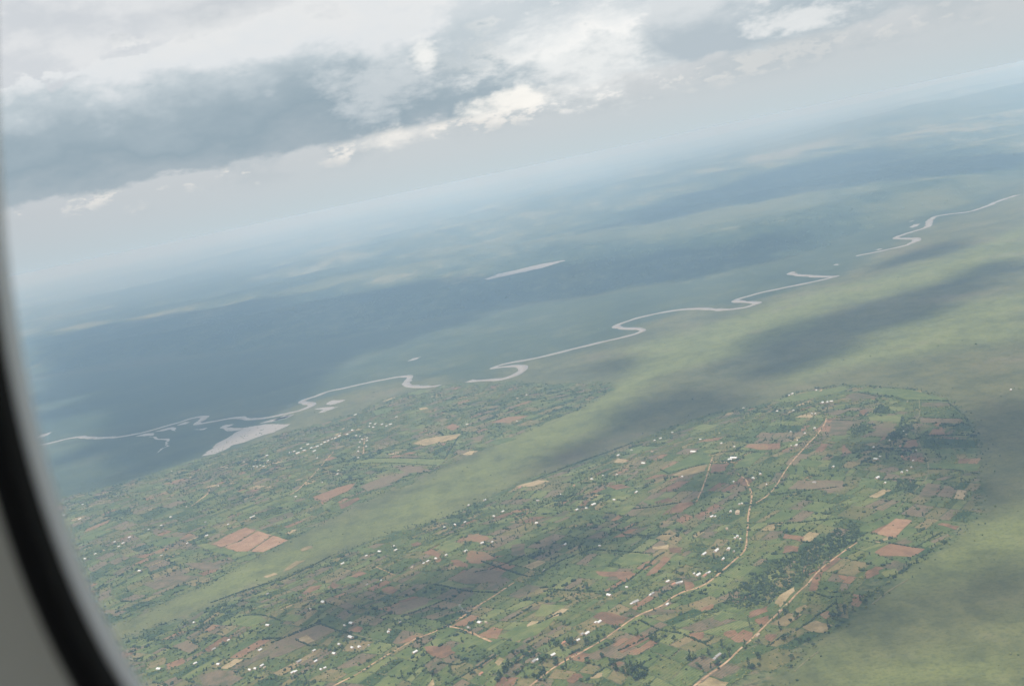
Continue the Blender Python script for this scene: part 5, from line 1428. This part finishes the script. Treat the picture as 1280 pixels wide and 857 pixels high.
M_LIP, N = mat('grey_acrylic_edge'); surface(N, (.60, .60, .62), 0.45, 0.4)
M_PANEL, N = mat('beige_cabin_plastic'); co = N.n('ShaderNodeTexCoord').outputs['Object']
surface(N, N.mix(N.noise(co, 400, 2), (.30, .29, .265), (.33, .315, .29)), 0.7, 0.3)
win = link('cabin_window', None, label='rounded aircraft window with black rubber seal beside the camera', category='aircraft window'); win.location = CAM.translation
def wpart(name, v, f, m, smooth=True):
    o = link(name, mesh(name, cabin(v) - np.array(CAM.translation), f, smooth), m, win); return o
prof = [(84, .2035), (81, .1985), (72, .1955), (60, .196), (46, .201), (38, .205), (31, .2105), (36, .228), (84, .228)]
wpart('rubber_seal', *loft([contour(o, d_) for o, d_ in prof], True), M_RUBBER)
wpart('pane_rim', *loft([contour(o, d_) for o, d_ in [(32, .2105), (24, .2135), (15, .219), (10, .227), (36, .2285)]], True), M_LIP)
M_PANE, N = mat('clear_acrylic'); tb = N.n('ShaderNodeBsdfTransparent'); tb.inputs[0].default_value = (.965, .97, .97, 1)
N.t.links.new(tb.outputs[0], N.n('ShaderNodeOutputMaterial').inputs[0])
pc = contour(20, .225); pb = contour(20, .2265)
v, f = loft([pc, pb]); n = len(pc)
wpart('pane', v, [tuple(t) for t in f.tolist()] + [tuple(range(n - 1, -1, -1)), tuple(range(n, 2 * n))], M_PANE, False)
# side wall panel, outer skin and the curved ceiling
def to_rect(ring, x0, x1, y0, y1, z):
    c0 = ring.mean(0); d_ = ring - c0; out = []
    for q in d_:
        s = min([(x1 - c0[0]) / q[0] if q[0] > 1e-9 else (x0 - c0[0]) / q[0] if q[0] < -1e-9 else 1e9, (y1 - c0[1]) / q[1] if q[1] > 1e-9 else (y0 - c0[1]) / q[1] if q[1] < -1e-9 else 1e9])
        out.append((c0[0] + q[0] * s, c0[1] + q[1] * s, z))
    return np.array(out)
inner, outer = contour(83, .202), contour(36, .235)
v, f = loft([inner, to_rect(inner, -1.2, 1.25, -0.9, 0.55, -.202), to_rect(inner, -1.2, 1.25, -0.9, 0.55, -.29), contour(60, .27), contour(60, .236), outer], False)
wall = link('cabin_wall', mesh('cabin_wall', cabin(v), f), M_PANEL, kind='structure')
arc = [(0.555, -.245), (0.66, -.20), (0.78, -.06), (0.88, .20), (0.94, .60), (0.96, 1.3), (0.96, 2.2)]
V, F = [], []
for y, z in arc: V += [(-1.2, y, z), (1.25, y, z)]
for y, z in arc: V += [(-1.2, y + .04, z - .01), (1.25, y + .04, z - .01)]
m = 2 * len(arc)
for k in range(len(arc) - 1):
    a = 2 * k; F += [(a, a + 1, a + 3, a + 2), (a + m, a + m + 2, a + m + 3, a + m + 1)]
link('cabin_ceiling', mesh('cabin_ceiling', cabin(V), F), M_PANEL, kind='structure')

# ------------------------------------------------------------------ haze
top = max(float(GZ.max()), float(np.max(cabin(np.array(V))[:, 2])), ALT) + 1.5
low = min(float(GZ.min()) - 1.0, -2.5) - 1.0
HX, HY0, HY1 = float(xs[-1]) + 50, float(ys[0]) - 50, float(ys[-1]) + 50
v, f = box(float(xs[0]) - 50, HX, HY0, HY1, low, top)
M_HAZE, N = mat('haze'); pv = N.n('ShaderNodeVolumePrincipled')
pv.inputs['Color'].default_value = (.41, .65, .965, 1); pv.inputs['Absorption Color'].default_value = (.59, .45, 0.0, 1); pv.inputs['Density'].default_value = 0.94e-4; pv.inputs['Anisotropy'].default_value = 0.1
M_HAZE.cycles.volume_sampling = 'DISTANCE'
N.t.links.new(pv.outputs[0], N.n('ShaderNodeOutputMaterial').inputs['Volume'])
link('haze', mesh('haze', v, f), M_HAZE, kind='stuff', label='pale blue haze filling the valley air')
